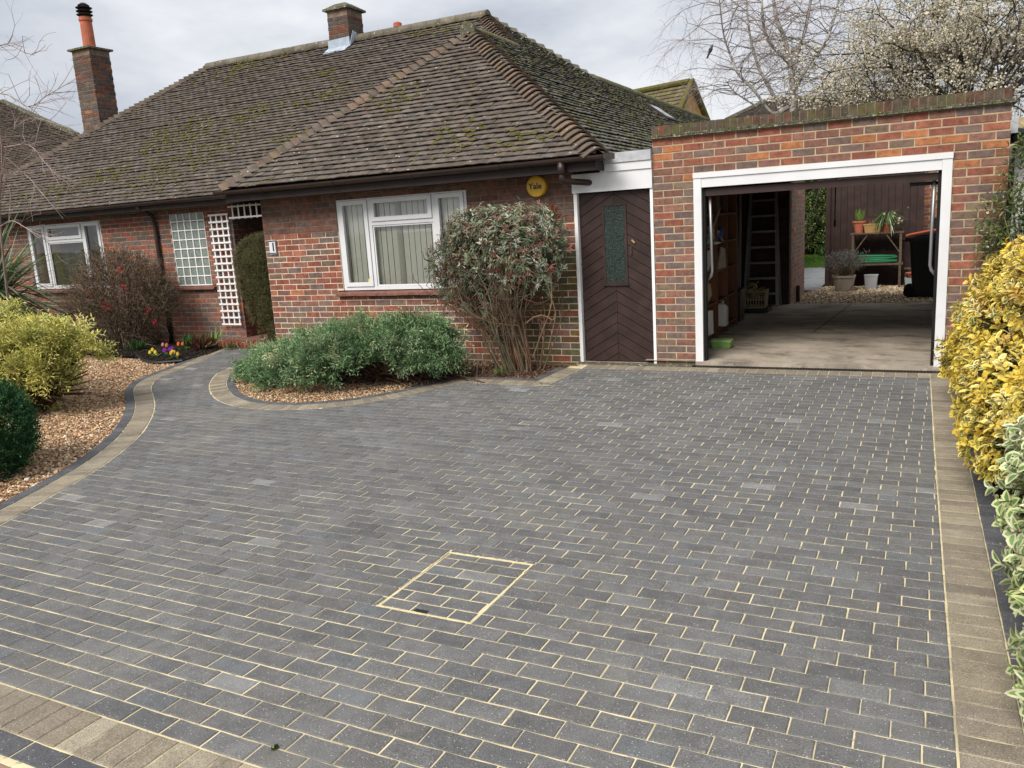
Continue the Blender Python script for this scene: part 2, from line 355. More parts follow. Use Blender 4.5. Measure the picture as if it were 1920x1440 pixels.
def gz(x, y):
    """Height of the drive: falls from the garage for 2.5 m, then rises gently to the road."""
    if y > -2.6:
        return -.140+min(1, (y+2.6)/2.5)*.085
    return -.175-.0135*y
def gzs(X, Y):
    Y = np.asarray(Y, float)
    return np.where(Y > -2.6, -.140+np.minimum(1, (Y+2.6)/2.5)*.085, -.175-.0135*Y)
def slope(y): return math.atan(.034) if -2.6 < y < -.1 else (0 if y >= -.1 else math.atan(-.0135))
# ================================================================== THE GROUND
def sheet(name, x0, x1, y0, y1, mat, dz, step=.5, flat=None):
    nx, ny = max(1, int((x1-x0)/step)), max(1, int((y1-y0)/step))
    X, Y = np.meshgrid(np.linspace(x0, x1, nx+1), np.linspace(y0, y1, ny+1)); Z = gzs(X, Y)+dz if flat is None else np.full_like(X, flat)
    v = np.stack([X.ravel(), Y.ravel(), Z.ravel()], 1); i = np.arange(nx)[None]+np.arange(ny)[:, None]*(nx+1); i = i.ravel()
    return MB().add(v, np.stack([i, i+1, i+nx+2, i+nx+1], 1)).build(name, mat, kind='structure')
b = MB(); b.add([(-500, -500, -.42), (500, -500, -.42), (500, 500, -.42), (-500, 500, -.42)], [(0, 1, 2, 3)]).build('ground', 'earth', kind='structure')
sheet('gravel_bed', -16, -2.2, -7.5, .98, 'gravel_base', -.035)
sheet('planting_bed', -5.9, -.75, -2.75, .02, 'gravel_base', -.028, .25)
sheet('side_bed', 2.95, 7, -7.5, -.02, 'soil', -.03)
sheet('pavement', -14, 14, -9.6, -7.5, 'slab', -.012, 1)
MB().box(-60, 60, -9.72, -9.6, -.3, -.045).build('kerb', 'concrete', kind='structure')
MB().add([(-60, -16, -.16), (60, -16, -.16), (60, -9.72, -.16), (-60, -9.72, -.16)], [(0, 1, 2, 3)]).build('road', 'tarmac', kind='structure')


INNER = smooth_line([(-7.16, .42), (-6.9, -.08), (-6.68, -.55), (-6.55, -.97), (-6.36, -1.57), (-6.13, -1.88), (-5.86, -2.13), (-5.48, -2.42), (-5.10, -2.72), (-4.65, -3.12), (-4.25, -3.52),
                     (-3.93, -3.87), (-3.67, -4.21), (-3.42, -4.57), (-3.17, -5.00), (-2.92, -5.50), (-2.68, -6.0), (-2.42, -6.6), (-2.15, -7.19)], 8)
ISL = smooth_line([(-5.78, .03), (-5.83, -.45), (-5.79, -.90), (-5.62, -1.30), (-5.27, -1.74), (-4.88, -2.10), (-4.43, -2.42), (-3.98, -2.61), (-3.58, -2.67), (-3.25, -2.63), (-2.95, -2.51),
                   (-2.62, -2.30), (-2.36, -2.02), (-2.14, -1.66), (-1.97, -1.28)], 8)
ISL = np.concatenate([ISL, smooth_line([(-1.93, -1.225), (-.93, -1.215)], 12), smooth_line([(-.88, -1.17), (-.80, -.36)], 12)])
XR, YF, YB = 2.793, -.345, -7.19
FIELD = [tuple(p) for p in INNER] + [(XR, YB), (XR, YF), (-.80, YF)] + [tuple(p) for p in ISL[::-1]] + [(-5.78, .42)]
BOUND = np.concatenate([INNER, ISL])

def drive_sheet():
    st = .1; nx, ny = 108, 88; mb = MB(); xs, ys = -7.6+np.arange(nx+1)*st, -7.52+np.arange(ny+1)*st
    X, Y = np.meshgrid(xs, ys); Z = gzs(X, Y)-.0044; v = np.stack([X.ravel(), Y.ravel(), Z.ravel()], 1); f = []
    for j in range(ny):
        for i in range(nx):
            x, y = xs[i]+st/2, ys[j]+st/2
            ok = inside(x, y, FIELD) or (XR <= x < XR+.3 and y < -.1) or (-2.3 < x < XR+.3 and YB-.3 < y < YB) or (-.85 < x < XR+.3 and YF <= y < -.1)
            if not ok: ok = np.linalg.norm(BOUND-np.array((x, y)), axis=1).min() < .24
            if ok: k = i+j*(nx+1); f.append((k, k+1, k+nx+2, k+nx+1))
    mb.add(v, np.array(f)); return mb.build('driveway', 'sand', kind='structure')
drive = drive_sheet()

def paver_mesh(mb, poly, zf, h=.035, ch=.0045, col=None):
    """Chamfered block on a 2-d outline, its long edges slightly ragged."""
    q0 = []
    for i in range(len(poly)):
        a, b2 = np.array(poly[i], float), np.array(poly[(i+1) % len(poly)], float); q0.append(a); k = 2 if np.linalg.norm(b2-a) > .15 else 1 if np.linalg.norm(b2-a) > .07 else 0
        for j in range(k): q0.append(a+(b2-a)*(j+1)/(k+1)+np.array((R.uniform(-.0012, .0012), R.uniform(-.0012, .0012))))
    p = np.array(q0, float); n = len(p); c = p.mean(0); d = p-c; l = np.linalg.norm(d, axis=1, keepdims=True)
    q = c+d*np.maximum(.4, 1-1.35*ch/np.maximum(l, 1e-3))
    z = np.array([zf(x, y) for x, y in p]); zq = np.array([zf(x, y) for x, y in q])
    V = np.concatenate([np.c_[q, zq], np.c_[p, z-ch], np.c_[p, z-h]])
    mb.add(V, [tuple(range(n))]+[(i+n, (i+1) % n+n, (i+1) % n, i) for i in range(n)]+[(i+2*n, (i+1) % n+2*n, (i+1) % n+n, i+n) for i in range(n)], col)
def ccw(p):
    a = sum(p[i][0]*p[(i+1) % len(p)][1]-p[(i+1) % len(p)][0]*p[i][1] for i in range(len(p))); return p if a > 0 else p[::-1]
def area(p): return abs(sum(p[i][0]*p[(i+1) % len(p)][1]-p[(i+1) % len(p)][0]*p[i][1] for i in range(len(p))))/2

def seen(x, y, z, m=30):
    d = np.array((x, y, z))-CAM; k = d@FW
    if k < .3: return False
    u, v = 960+FPX*(d@RT)/k, 720-FPX*(d@UP)/k
    return -m < u < 1920+m and -m < v < 1440+m
PCOL = [(.136, .136, .135), (.147, .147, .144), (.126, .126, .127), (.160, .160, .157), (.141, .137, .132), (.142, .148, .154), (.225, .227, .225)]
PW = [5, 5, 4, 2, 3, .8, .28]
MX0, MX1, MY0, MY1 = .385, .895, -6.065, -5.385
PITCH, RP = .203, .102
field, cover_bits = [], []
g, gr = .0023, .0031
for r in range(-31, 45):
    yt = -2.601-RP*r; yb = yt-RP
    xo = 2.697-.0033*(r-34)+(.1015 if r % 2 else 0)+R.uniform(-.008, .008)
    k0 = int((xo+7.4)/PITCH)+1
    for k in range(-1, k0):
        x1 = xo-k*PITCH; x0 = x1-PITCH
        dy = R.uniform(-.0012, .0012)
        poly = [(x0+g, yb+gr+dy), (x1-g, yb+gr+dy), (x1-g, yt-gr+dy), (x0+g, yt-gr+dy)]
        full = True
        if x1 > XR: poly = clip_poly(poly, 1, 0, XR-.003); full = False
        if yb < YB: poly = clip_poly(poly, 0, -1, -YB-.003); full = False
        if yt > YF and x0 > -.95: poly = clip_poly(poly, 0, 1, YF-.003); full = False
        if len(poly) < 3: continue
        cx, cy = (x0+x1)/2, (yt+yb)/2
        if cx < XR-.2:
            d = np.linalg.norm(BOUND-np.array((cx, cy)), axis=1); i = int(d.argmin())
            if d[i] < .19:
                same = 0 < i < len(BOUND)-1
                a, c = BOUND[max(0, i-1)], BOUND[min(len(BOUND)-1, i+1)]
                if np.linalg.norm(c-a) > .4: a = BOUND[i]; c = BOUND[i-1] if np.linalg.norm(BOUND[i-1]-a) < .3 else BOUND[i+1]; a, c = (c, a) if i and np.linalg.norm(BOUND[i-1]-BOUND[i]) < .3 else (a, c)
                t = unit(c-a); nrm = np.array((-t[1], t[0]))         # left of the direction of travel
                # INNER runs down the left side with the field on its left; ISL runs with the field on its right
                nn = -nrm if i < len(INNER) else nrm
                q = clip_poly(poly, nn[0], nn[1], float(nn@BOUND[i])-.004)
                if len(q) < 3 or area(q) < .0006: continue
                if area(q) < .97*area(poly): full = False
                poly = q
        mx, my = np.mean([p[0] for p in poly]), np.mean([p[1] for p in poly])
        if not inside(mx, my, FIELD): continue
        if x1 > MX0 and x0 < MX1 and yt > MY0 and yb < MY1:            # the recessed cover set into the paving
            q = clip_poly(clip_poly(clip_poly(clip_poly(poly, 1, 0, MX1-.012), -1, 0, -MX0-.012), 0, 1, MY1-.014), 0, -1, -MY0-.014)
            if len(q) >= 3 and area(q) > .0004: cover_bits.append(q)
            rest = []
            for (nx, ny, dd) in ((1, 0, MX0-.004), (-1, 0, -MX1-.004)):
                q = clip_poly(poly, nx, ny, dd)
                if len(q) >= 3 and area(q) > .0003: rest.append(q)
            mid = clip_poly(clip_poly(poly, 1, 0, MX1), -1, 0, -MX0)
            for (ny, dd) in ((1, MY0-.006), (-1, -MY1-.006)):
                q = clip_poly(mid, 0, ny, dd) if len(mid) >= 3 else []
                if len(q) >= 3 and area(q) > .0003: rest.append(q)
            for q in rest: field.append((ccw(q), False))
            continue
        field.append((ccw(poly), full))
PM = []
for i in range(6):
    mb = MB(); w, h = PITCH/2-g, RP/2-gr; j = lambda: R.uniform(-.001, .001)
    paver_mesh(mb, [(-w+j(), -h+j()), (w+j(), -h+j()), (w+j(), h+j()), (-w+j(), h+j())], lambda x, y: 0)
    PM.append(mb.mesh('paver', 'paver'))
def split_pieces(items, limit):
    """items: (centre, data); nearest in view first."""
    o = sorted(range(len(items)), key=lambda i: (not seen(*items[i][0]), np.linalg.norm(np.array(items[i][0])-CAM)))
    return [items[i] for i in o[:limit]], [items[i] for i in o[limit:]]
def lay(items, name, many, parent, cols, w, limit=300, lift=.0012, amp=.10):
    near, rest = split_pieces(items, limit)
    for (c, (poly, full)) in near:
        col = tuple(pick(cols, w, 1, amp)[0]); x, y, z = c; dz = R.uniform(-lift, lift)
        if full: piece(name, R.choice(PM), (x, y, z+dz), parent, col, (slope(y)+R.uniform(-.003, .003), R.uniform(-.004, .004), R.uniform(-.004, .004)))
        else:
            mb = MB(); paver_mesh(mb, [(p[0]-x, p[1]-y) for p in poly], lambda a, b2: gz(x+a, y+b2)-z); piece(name, mb.mesh(name, 'paver'), (x, y, z+dz), parent, col)
    if rest:
        mb = MB()
        for (c, (poly, full)) in rest:
            dz = R.uniform(-lift, lift); tx, ty = R.uniform(-.006, .006), R.uniform(-.006, .006)
            paver_mesh(mb, poly, lambda a, b2: gz(a, b2)+dz+(a-c[0])*tx+(b2-c[1])*ty, col=pick(cols, w, 1, amp)[0])
        mb.build(many, 'paver_far', parent, kind='stuff')
def items_of(polys):
    o = []
    for poly, full in polys:
        x, y = np.mean([p[0] for p in poly]), np.mean([p[1] for p in poly]); o.append(((x, y, gz(x, y)), (poly, full)))
    return o
lay(items_of(field), 'paver', 'distant_pavers', drive, PCOL, PW)

def edge_units(line, o0, o1, pitch, gap=.0035):
    """Blocks laid side by side along a line, between offsets o0 and o1 to its right."""
    Ln = resample(np.asarray(line, float), pitch); T = unit(np.gradient(Ln, axis=0)); Nr = np.stack([T[:, 1], -T[:, 0]], 1); o = []
    for i in range(len(Ln)-1):
        a, b2 = Ln[i]+T[i]*gap/2, Ln[i+1]-T[i+1]*gap/2
        o.append((ccw([tuple(a+Nr[i]*o0), tuple(b2+Nr[i+1]*o0), tuple(b2+Nr[i+1]*o1), tuple(a+Nr[i]*o1)]), False))
    return o
g2 = .004
tan_u = edge_units(INNER, g2, .2, .102) + edge_units(ISL[::-1], g2, .2, .102)
tan_u += edge_units([(-.80, YF), (XR-.002, YF)], -.2, -g2, .102) + edge_units([(XR, -.145), (XR, YB)], -.2, -g2, .102) + edge_units([(XR+.2, YB), (-2.3, YB)], -.2, -g2, .102)
dark_u = edge_units(INNER, .204, .304, .203) + edge_units(ISL[::-1], .204, .304, .203)
dark_u += edge_units([(XR, -.145), (XR, YB)], -.30, -.204, .203) + edge_units([(XR+.3, YB), (-2.4, YB)], -.30, -.204, .203)
TCOL = [(.250, .213, .158), (.285, .245, .18), (.22, .187, .142), (.315, .275, .205), (.25, .21, .162)]
lay(items_of(tan_u), 'border_paver', 'distant_border_pavers', drive, TCOL, [4, 4, 3, 2, 2], 300)
lay(items_of(dark_u), 'kerb_paver', 'distant_kerb_pavers', drive, [(.095, .097, .105), (.11, .112, .12), (.08, .082, .09)], [1, 1, 1], 300)

# recessed cover in the paving, its edge filled with pale sand
zc = gz(.64, -5.7)
mh = thing('inspection_cover', 'recessed square inspection cover filled with charcoal pavers and outlined in pale sand', 'drain cover', (.64, -5.725, zc))
mb = MB()
for (a, b2, c, d) in ((MX0-.004, MX1+.004, MY1-.009, MY1+.004), (MX0-.004, MX1+.004, MY0-.002, MY0+.006), (MX0-.001, MX0+.004, MY0+.0062, MY1-.0092), (MX1-.007, MX1+.002, MY0+.0062, MY1-.0092)):
    for i in range(24):
        f0, f1 = i/24, (i+1)/24; zz = gz(0, (c+d)/2)-.0004+R.uniform(-.0016, .0008); j = R.uniform(-.003, .003)
        if b2-a > d-c: mb.box(a+(b2-a)*f0, a+(b2-a)*f1, c+j, d+j, zz-.01, zz)
        else: mb.box(a+j, b2+j, c+(d-c)*f0, c+(d-c)*f1, zz-.01, zz)
MAT['sand_pale'] = M('sand_pale', (.70, .61, .37), rough=1, var=.12, vs=30, bump=.8, bs=300, spec=.1)
mb.build('sand_seal', 'sand_pale', mh)
for q in cover_bits:
    q = ccw(q); x, y = np.mean([p[0] for p in q]), np.mean([p[1] for p in q]); z = gz(x, y)
    m2 = MB(); paver_mesh(m2, [(p[0]-x, p[1]-y) for p in q], lambda a, b2: gz(x+a, y+b2)-z); piece('paver', m2.mesh('paver', 'paver'), (x, y, z-.001), mh, tuple(pick(PCOL, PW, 1, .08)[0]))
mb = MB(); mb.box(MX0+.20, MX0+.27, MY0+.016, MY0+.034, zc-.008, gz(0, MY0)+.0015).build('lifting_slot', 'black', mh)

# drain channel along the house front
dr = thing('drain_channel', 'narrow black slotted drain channel along the garage threshold', 'drain', (1.6, -.09, gz(0, -.1)))
mb = MB(); z = gz(0, -.1); mb.box(.43, 2.95, -.135, -.045, z-.05, z-.012); mb.box(.43, 2.95, -.14, -.128, z-.02, z+.001); mb.box(.43, 2.95, -.052, -.04, z-.02, z+.001); mb.build('channel', 'black', dr)
for i in range(84):
    mb = MB() if i == 0 else mb
    if i == 0:
        mb.box(-.009, .009, -.038, .038, -.008, 0); bar_me = mb.mesh('bar', 'black')
    piece('bar', bar_me, (.45+i*.03, -.09, z), dr)
MB().box(-.96, .43, -.142, .0, -.12, z+.004).box(2.952, 3.4, -.142, 0, -.12, z+.004).build('threshold_strip', 'creasing', kind='structure')

# ------------------------------------------------------------------ gravel
GC = [(.48, .30, .16), (.64, .48, .29), (.36, .19, .10), (.72, .61, .45), (.25, .15, .09), (.54, .35, .20), (.78, .72, .60), (.40, .31, .21)]
GW = [5, 4, 4, 2.4, 3, 4, .9, 3]
def stones(name, P, size, parent=None, label=None, flat=.55, cols=GC, w=GW, sub=None):
    n = len(P); V = np.array([(1, 0, 0), (-1, 0, 0), (0, 1, 0), (0, -1, 0), (0, 0, 1), (0, 0, -1)], float)
    F = np.array([(0, 2, 4), (2, 1, 4), (1, 3, 4), (3, 0, 4), (2, 0, 5), (1, 2, 5), (3, 1, 5), (0, 3, 5)])
    s = N.uniform(.55, 1.25, (n, 1))*size; ax = np.concatenate([s*N.uniform(.7, 1.3, (n, 1)), s*N.uniform(.5, 1, (n, 1)), s*flat*N.uniform(.5, 1.2, (n, 1))], 1)
    a, t, u2 = N.uniform(0, 6.28, n), N.normal(0, .45, n), N.normal(0, .45, n)
    v = V[None]*ax[:, None]+N.normal(0, .18, (n, 6, 3))*ax[:, None]
    c, s2 = np.cos(t)[:, None], np.sin(t)[:, None]; v = np.stack([v[..., 0]*c+v[..., 2]*s2, v[..., 1], -v[..., 0]*s2+v[..., 2]*c], 2)
    c, s2 = np.cos(u2)[:, None], np.sin(u2)[:, None]; v = np.stack([v[..., 0], v[..., 1]*c-v[..., 2]*s2, v[..., 1]*s2+v[..., 2]*c], 2)
    c, s2 = np.cos(a)[:, None], np.sin(a)[:, None]; v = np.stack([v[..., 0]*c-v[..., 1]*s2, v[..., 0]*s2+v[..., 1]*c, v[..., 2]], 2)
    v = v+P[:, None]; mb = MB(); mb.add(v.reshape(-1, 3), (np.arange(n)[:, None, None]*6+F[None]).reshape(-1, 3), np.repeat(pick(cols, w, n, .25), 8, 0))
    return mb.build(name, 'stone', parent, kind='stuff')
def scatter(poly, n, zf, cull=True):
    p = np.array(poly); lo, hi = p.min(0), p.max(0); o = []
    while len(o) < n:
        q = N.uniform(lo, hi, (n, 2))
        for x, y in q:
            if inside(x, y, poly): o.append((x, y))
            if len(o) >= n: break
    o = np.array(o); return np.c_[o, zf(o[:, 0], o[:, 1])]
def off_line(Ln, d):
    T = unit(np.gradient(Ln, axis=0)); return Ln+np.stack([T[:, 1], -T[:, 0]], 1)*d
KO = off_line(INNER, .30); KI = off_line(ISL[::-1], .30)[::-1]
bed = [tuple(p) for p in KO[::4] if p[1] < -.55] + [(-4.2, -6.6), (-6.0, -5.6), (-10.5, -2.5), (-9.6, -.6), (-8.1, -.48), (-7.3, -.74)]
P = scatter(bed, 52000, lambda x, y: gzs(x, y)-.022+N.uniform(-.006, .012, len(x)))
stones('gravel', P, .0155)
KK = np.array([p for p in KI if p[1] < .0]); isl = [tuple(p) for p in KK[::3] if p[0] < -2.0]+[(-2.0, -.1), (-5.4, -.1)]
P = scatter(isl, 20000, lambda x, y: gzs(x, y)-.016+N.uniform(-.006, .012, len(x)))
stones('gravel', P, .0125)
DC = [(.06, .04, .03), (.12, .07, .045), (.20, .12, .07), (.03, .025, .02), (.28, .18, .10)]
isl2 = [(-2.6, -.1), (-2.5, -1.6), (-1.85, -1.1), (-1.0, -1.05), (-.98, -.2)]
P = scatter(isl2, 7000, lambda x, y: gzs(x, y)-.014+N.uniform(-.006, .012, len(x)))
stones('leaf_litter', P, .012, cols=DC, w=[3, 3, 2, 3, 1])
# dark soil bed against the left wing with a black plastic edging
sp = [(-16, .99), (-16, -.2), (-9.6, -.3), (-8.12, -.42), (-7.75, -.62), (-7.35, -.76), (-6.98, -.58), (-7.0, -.1), (-7.22, .40), (-7.3, .99)]
mb = MB(); c0 = np.array([(-9.5, .4)]); pts = [(x, y, gz(x, y)-.012) for x, y in sp]; mid = (-8.6, .35, gz(0, .3)+.045)
mb.add(pts+[mid], [(i, (i+1) % len(pts), len(pts)) for i in range(len(pts))]).build('flower_bed', 'soil', kind='structure')
P = scatter(sp[2:], 9000, lambda x, y: gzs(x, y)+.0+N.uniform(-.01, .03, len(x))*np.clip(1.2-np.abs(y-.2)*.7, .2, 1))
stones('soil_crumbs', P, .014, cols=[(.016, .012, .01), (.03, .022, .017), (.045, .032, .024)], w=[3, 3, 1], flat=.8)
ed = smooth_line([(-8.45, -.25), (-8.12, -.45), (-7.75, -.66), (-7.35, -.79), (-6.98, -.62)], 8)
mb = MB(); mb.tube([(x, y, gz(x, y)+.012) for x, y in ed], .022, 8).build('edging_strip', 'black', tag=('low black plastic edging curving round the flower bed', 'garden edging'))
# ================================================================== BRICKWORK
CO, BP = .0787, .245        # course height; brick pitch of the house walls
BR = [(.315, .105, .062), (.275, .082, .052), (.220, .100, .076), (.180, .118, .104), (.200, .135, .098), (.42, .150, .052), (.160, .116, .106), (.25, .115, .082)]
BR = [tuple(np.array(c)*.84+np.mean(c)*np.array((1.12, .98, .90))*.16) for c in BR]
W_HOUSE = [4, 4.5, 4.5, 2.6, 2.2, .45, 1.5, 3.5]
W_GAR = [3, 3.2, 4, 4, 3, .8, 3, 3.5]
W_GTOP = [5, 4, 3.2, 2.2, 1, 3.4, 1.3, 3]
BM = {}
def brick_me(L, H, dep, var):
    key = (round(L, 2), round(H, 3), var)
    if key not in BM:
        rr = random.Random(hash(key) & 0xffff); j = lambda a=.0018: rr.uniform(-a, a); c = .0035; x, z = L/2, H/2
        o = [(-x+j(), -z+j()), (x+j(), -z+j()), (x+j(), z+j()), (-x+j(), z+j())]
        V = [(a*(1-c/x), 0, b2*(1-c/z)) for a, b2 in o]+[(a, c, b2) for a, b2 in o]+[(a, dep, b2) for a, b2 in o]
        mb = MB(); mb.add(V, [(0, 1, 2, 3)]+[(i+4, (i+1) % 4+4, (i+1) % 4, i) for i in range(4)]+[(i+8, (i+1) % 4+8, (i+1) % 4+4, i+4) for i in range(4)])
        BM[key] = mb.mesh('brick', 'brick')
    return BM[key]
def plan_wall(x0, x1, z0, z1, openings, course, pitch, zref, shift=0.0, joint=.0115):
    """Stretcher bond as (xa, xb, za, zb) rectangles on a wall face, bricks cut at the openings."""
    o = []; k = math.floor((z0-zref)/course)
    while zref+k*course < z1-.01:
        za, zb = max(z0, zref+k*course+joint*.5), min(z1, zref+(k+1)*course-joint*.5)
        x = x0+shift-(pitch*.5 if k % 2 else 0)-pitch
        while x < x1:
            a, b2 = max(x0, x+joint*.5), min(x1, x+pitch-joint*.5); x += pitch
            if b2-a < .03 or zb-za < .02: continue
            spans = [(a, b2)]
            for (ox0, ox1, oz0, oz1) in openings:
                if oz0 < (za+zb)/2 < oz1:
                    spans = [s for (p, q) in spans for s in ((p, min(q, ox0-.004)), (max(p, ox1+.004), q)) if s[1]-s[0] > .025]
            o += [(p, q, za, zb) for p, q in spans]
        k += 1
    return o
class Wall:
    """A brick face: bricks wait here until the whole thing knows which ones show largest."""
    def __init__(s): s.items = []
    def add(s, parent, rects, org, ux, nrm, colf, dep=.035):
        ux, nrm = np.array(ux, float), np.array(nrm, float)
        for (a, b2, za, zb) in rects:
            c = np.array(org, float)+ux*(a+b2)/2+np.array((0, 0, (za+zb)/2)); s.items.append((tuple(c), (b2-a, zb-za, ux, nrm, colf((a+b2)/2, (za+zb)/2), dep, parent)))
    def lay(s, limit=300, name='brick', rest_name='distant_bricks', rest_parent=None):
        near, rest = split_pieces(s.items, limit)
        for (c, (L_, H, ux, nrm, col, dep, par)) in near:
            an = math.atan2(ux[1], ux[0]); p = np.array(c)+nrm*R.uniform(-.0015, .0025)
            piece(name, brick_me(L_, H, dep, R.randrange(4)), p, par, col, (R.uniform(-.006, .006), R.uniform(-.004, .004), an+R.uniform(-.004, .004)))
        if rest:
            mb = MB()
            for (c, (L_, H, ux, nrm, col, dep, par)) in rest:
                c = np.array(c)+nrm*R.uniform(-.0015, .0025); x, z, ch = L_/2, H/2, .0035; q = lambda: R.uniform(-.0016, .0016); up = np.array((0, 0, 1.0))
                o = [(-x+q(), -z+q()), (x+q(), -z+q()), (x+q(), z+q()), (-x+q(), z+q())]
                V = [c+ux*a*(1-ch/x)+up*b2*(1-ch/z) for a, b2 in o]+[c+ux*a-nrm*ch+up*b2 for a, b2 in o]+[c+ux*a-nrm*dep+up*b2 for a, b2 in o]
                mb.add(V, [(0, 1, 2, 3)]+[(i+4, (i+1) % 4+4, (i+1) % 4, i) for i in range(4)]+[(i+8, (i+1) % 4+8, (i+1) % 4+4, i+4) for i in range(4)], col)
            mb.build(rest_name, 'brick_far', rest_parent, kind='stuff')
def bcol(w, amp=.14): return tuple(pick(BR, w, 1, amp)[0])
def panel(name, mat, parent, org, ux, nrm, x0, x1, z0, z1, openings=(), rec=.0035, thick=.10):
    """Mortar behind the bricks: the wall less its openings, as blocks."""
    mb = MB(); ux, nrm = np.array(ux, float), np.array(nrm, float); org = np.array(org, float)
    xs = sorted({x0, x1}|{min(max(v, x0), x1) for o in openings for v in o[:2]})
    for a, b2 in zip(xs[:-1], xs[1:]):
        zs = [(z0, z1)]
        for (ox0, ox1, oz0, oz1) in openings:
            if ox0 < (a+b2)/2 < ox1: zs = [s for (p, q) in zs for s in ((p, min(q, oz0)), (max(p, oz1), q)) if s[1]-s[0] > .001]
        for (p, q) in zs:
            f = [org+ux*u+np.array((0, 0, z))-nrm*rec for u, z in ((a, p), (b2, p), (b2, q), (a, q))]; mb.prism(f, -nrm*thick)
    return mb.build(name, mat, parent)

# ================================================================== THE HOUSE
house = thing('house', 'brick bungalow with a hipped tiled roof behind the driveway', 'house', (-3.3, 2, -.06))
HW = Wall()
WIN1 = (-4.42, -2.39, .86, 2.10); WIN2 = (-12.56, -10.46, .92, 2.14); GLB = (-8.69, -7.91, .92, 2.14)
BX0, BX1, BY, WY, WX1 = -5.74, -.945, .03, 1.0, -7.28
ZT = 2.20
# front bay wall: pale joints below, brown joints and darker, duller bricks above
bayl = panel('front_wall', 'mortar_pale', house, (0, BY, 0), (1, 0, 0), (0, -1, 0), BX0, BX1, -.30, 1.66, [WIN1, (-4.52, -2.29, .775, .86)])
bayu = panel('upper_wall', 'mortar_brown', house, (0, BY, 0), (1, 0, 0), (0, -1, 0), BX0, BX1, 1.66, ZT, [WIN1])
def c_bay(x, z):
    c = np.array(bcol(W_HOUSE))
    if x > -2.25 and z < 1.25 and R.random() < (.80 if x > -1.75 else .45): c = c*np.array((.45, .62, .55))+np.array((.055, .055, .012))*R.uniform(.5, 1.1)     # algae below the bush
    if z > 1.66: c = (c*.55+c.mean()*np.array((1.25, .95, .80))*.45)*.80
    return tuple(np.clip(c, 0, 1))
zr = -.064
rl = plan_wall(BX0, BX1, -.14, ZT, [WIN1, (-4.52, -2.29, .775, .86)], .0789, BP, zr, shift=.0, joint=.0102)
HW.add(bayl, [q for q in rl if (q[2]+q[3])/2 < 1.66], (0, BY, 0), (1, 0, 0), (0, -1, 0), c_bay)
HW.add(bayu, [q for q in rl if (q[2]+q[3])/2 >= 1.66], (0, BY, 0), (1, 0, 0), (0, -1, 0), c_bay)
# left wing wall
MAT['mortar_mid'] = M('mortar_mid', (.33, .26, .20), rough=.95, var=.3, vs=8, bump=.6, bs=120, spec=.1)
wing = panel('wing_wall', 'mortar_mid', house, (0, WY, 0), (1, 0, 0), (0, -1, 0), -16, WX1, -.30, 2.25, [WIN2, GLB, (-8.76, -7.82, .84, .92), (-12.66, -10.36, .84, .92)])
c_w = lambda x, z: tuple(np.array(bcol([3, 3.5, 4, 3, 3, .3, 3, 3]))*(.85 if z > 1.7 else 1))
HW.add(wing, plan_wall(-14.6, WX1, -.12, 2.25, [WIN2, GLB, (-8.76, -7.82, .84, .92), (-12.66, -10.36, .84, .92)], .0789, BP, -.10), (0, WY, 0), (1, 0, 0), (0, -1, 0), c_w)
# porch recess: side wall facing right, back wall, side of the bay
ps = panel('porch_side_wall', 'mortar_brown', house, (WX1, 0, 0), (0, 1, 0), (1, 0, 0), WY+.001, 2.6, -.30, 2.25)
HW.add(ps, plan_wall(WY+.003, 2.6, -.1, 2.25, [], .0789, BP, -.10, shift=.1), (WX1, 0, 0), (0, 1, 0), (1, 0, 0), c_w)
pb = panel('porch_back_wall', 'mortar_brown', house, (0, 2.6, 0), (1, 0, 0), (0, -1, 0), WX1, BX0, -.30, 2.25)
HW.add(pb, plan_wall(WX1, BX0, -.1, 2.25, [(-6.6, -5.75, -.1, 2.05)], .0789, BP, -.10), (0, 2.6, 0), (1, 0, 0), (0, -1, 0), c_w)
panel('bay_side_wall', 'mortar_brown', house, (BX0, 0, 0), (0, 1, 0), (-1, 0, 0), BY+.12, 2.6, -.30, 2.25)
mb = MB(); mb.box(-6.58, -5.77, 2.55, 2.594, .05, 2.03); mb.build('front_door', 'brown_wood', house)
mb = MB(); mb.box(-16, -.95, 2.75, 9.0, -.3, 2.2); mb.build('rear_block', 'mortar_brown', house)
HW.lay(300, rest_parent=house)

# red brick porch step, its bricks on edge
stp = MB(); stp.box(-7.36, -5.76, .455, 2.59, -.25, .035); step = stp.build('porch_step', 'sill_tile', house)
for i in range(21):
    x = -7.335+i*.0765
    if x > -5.78: break
    if 'edge' not in BM:
        BM['edge'] = MB().add([(-.033, -.1, 0), (.033, -.1, 0), (.033, .1, 0), (-.033, .1, 0), (-.033, -.1, -.10), (.033, -.1, -.10), (.033, .1, -.10), (-.033, .1, -.10)], [(0, 1, 2, 3), (4, 5, 1, 0), (5, 6, 2, 1), (6, 7, 3, 2), (7, 4, 0, 3)]).mesh('brick', 'brick')
    m2 = BM['edge']
    piece('brick', m2, (x, .545, .05+R.uniform(-.002, .002)), step, tuple(pick([(.24, .07, .05), (.20, .06, .045), (.28, .085, .055)], [1, 1, 1], 1)[0]), (0, 0, R.uniform(-.01, .01)))

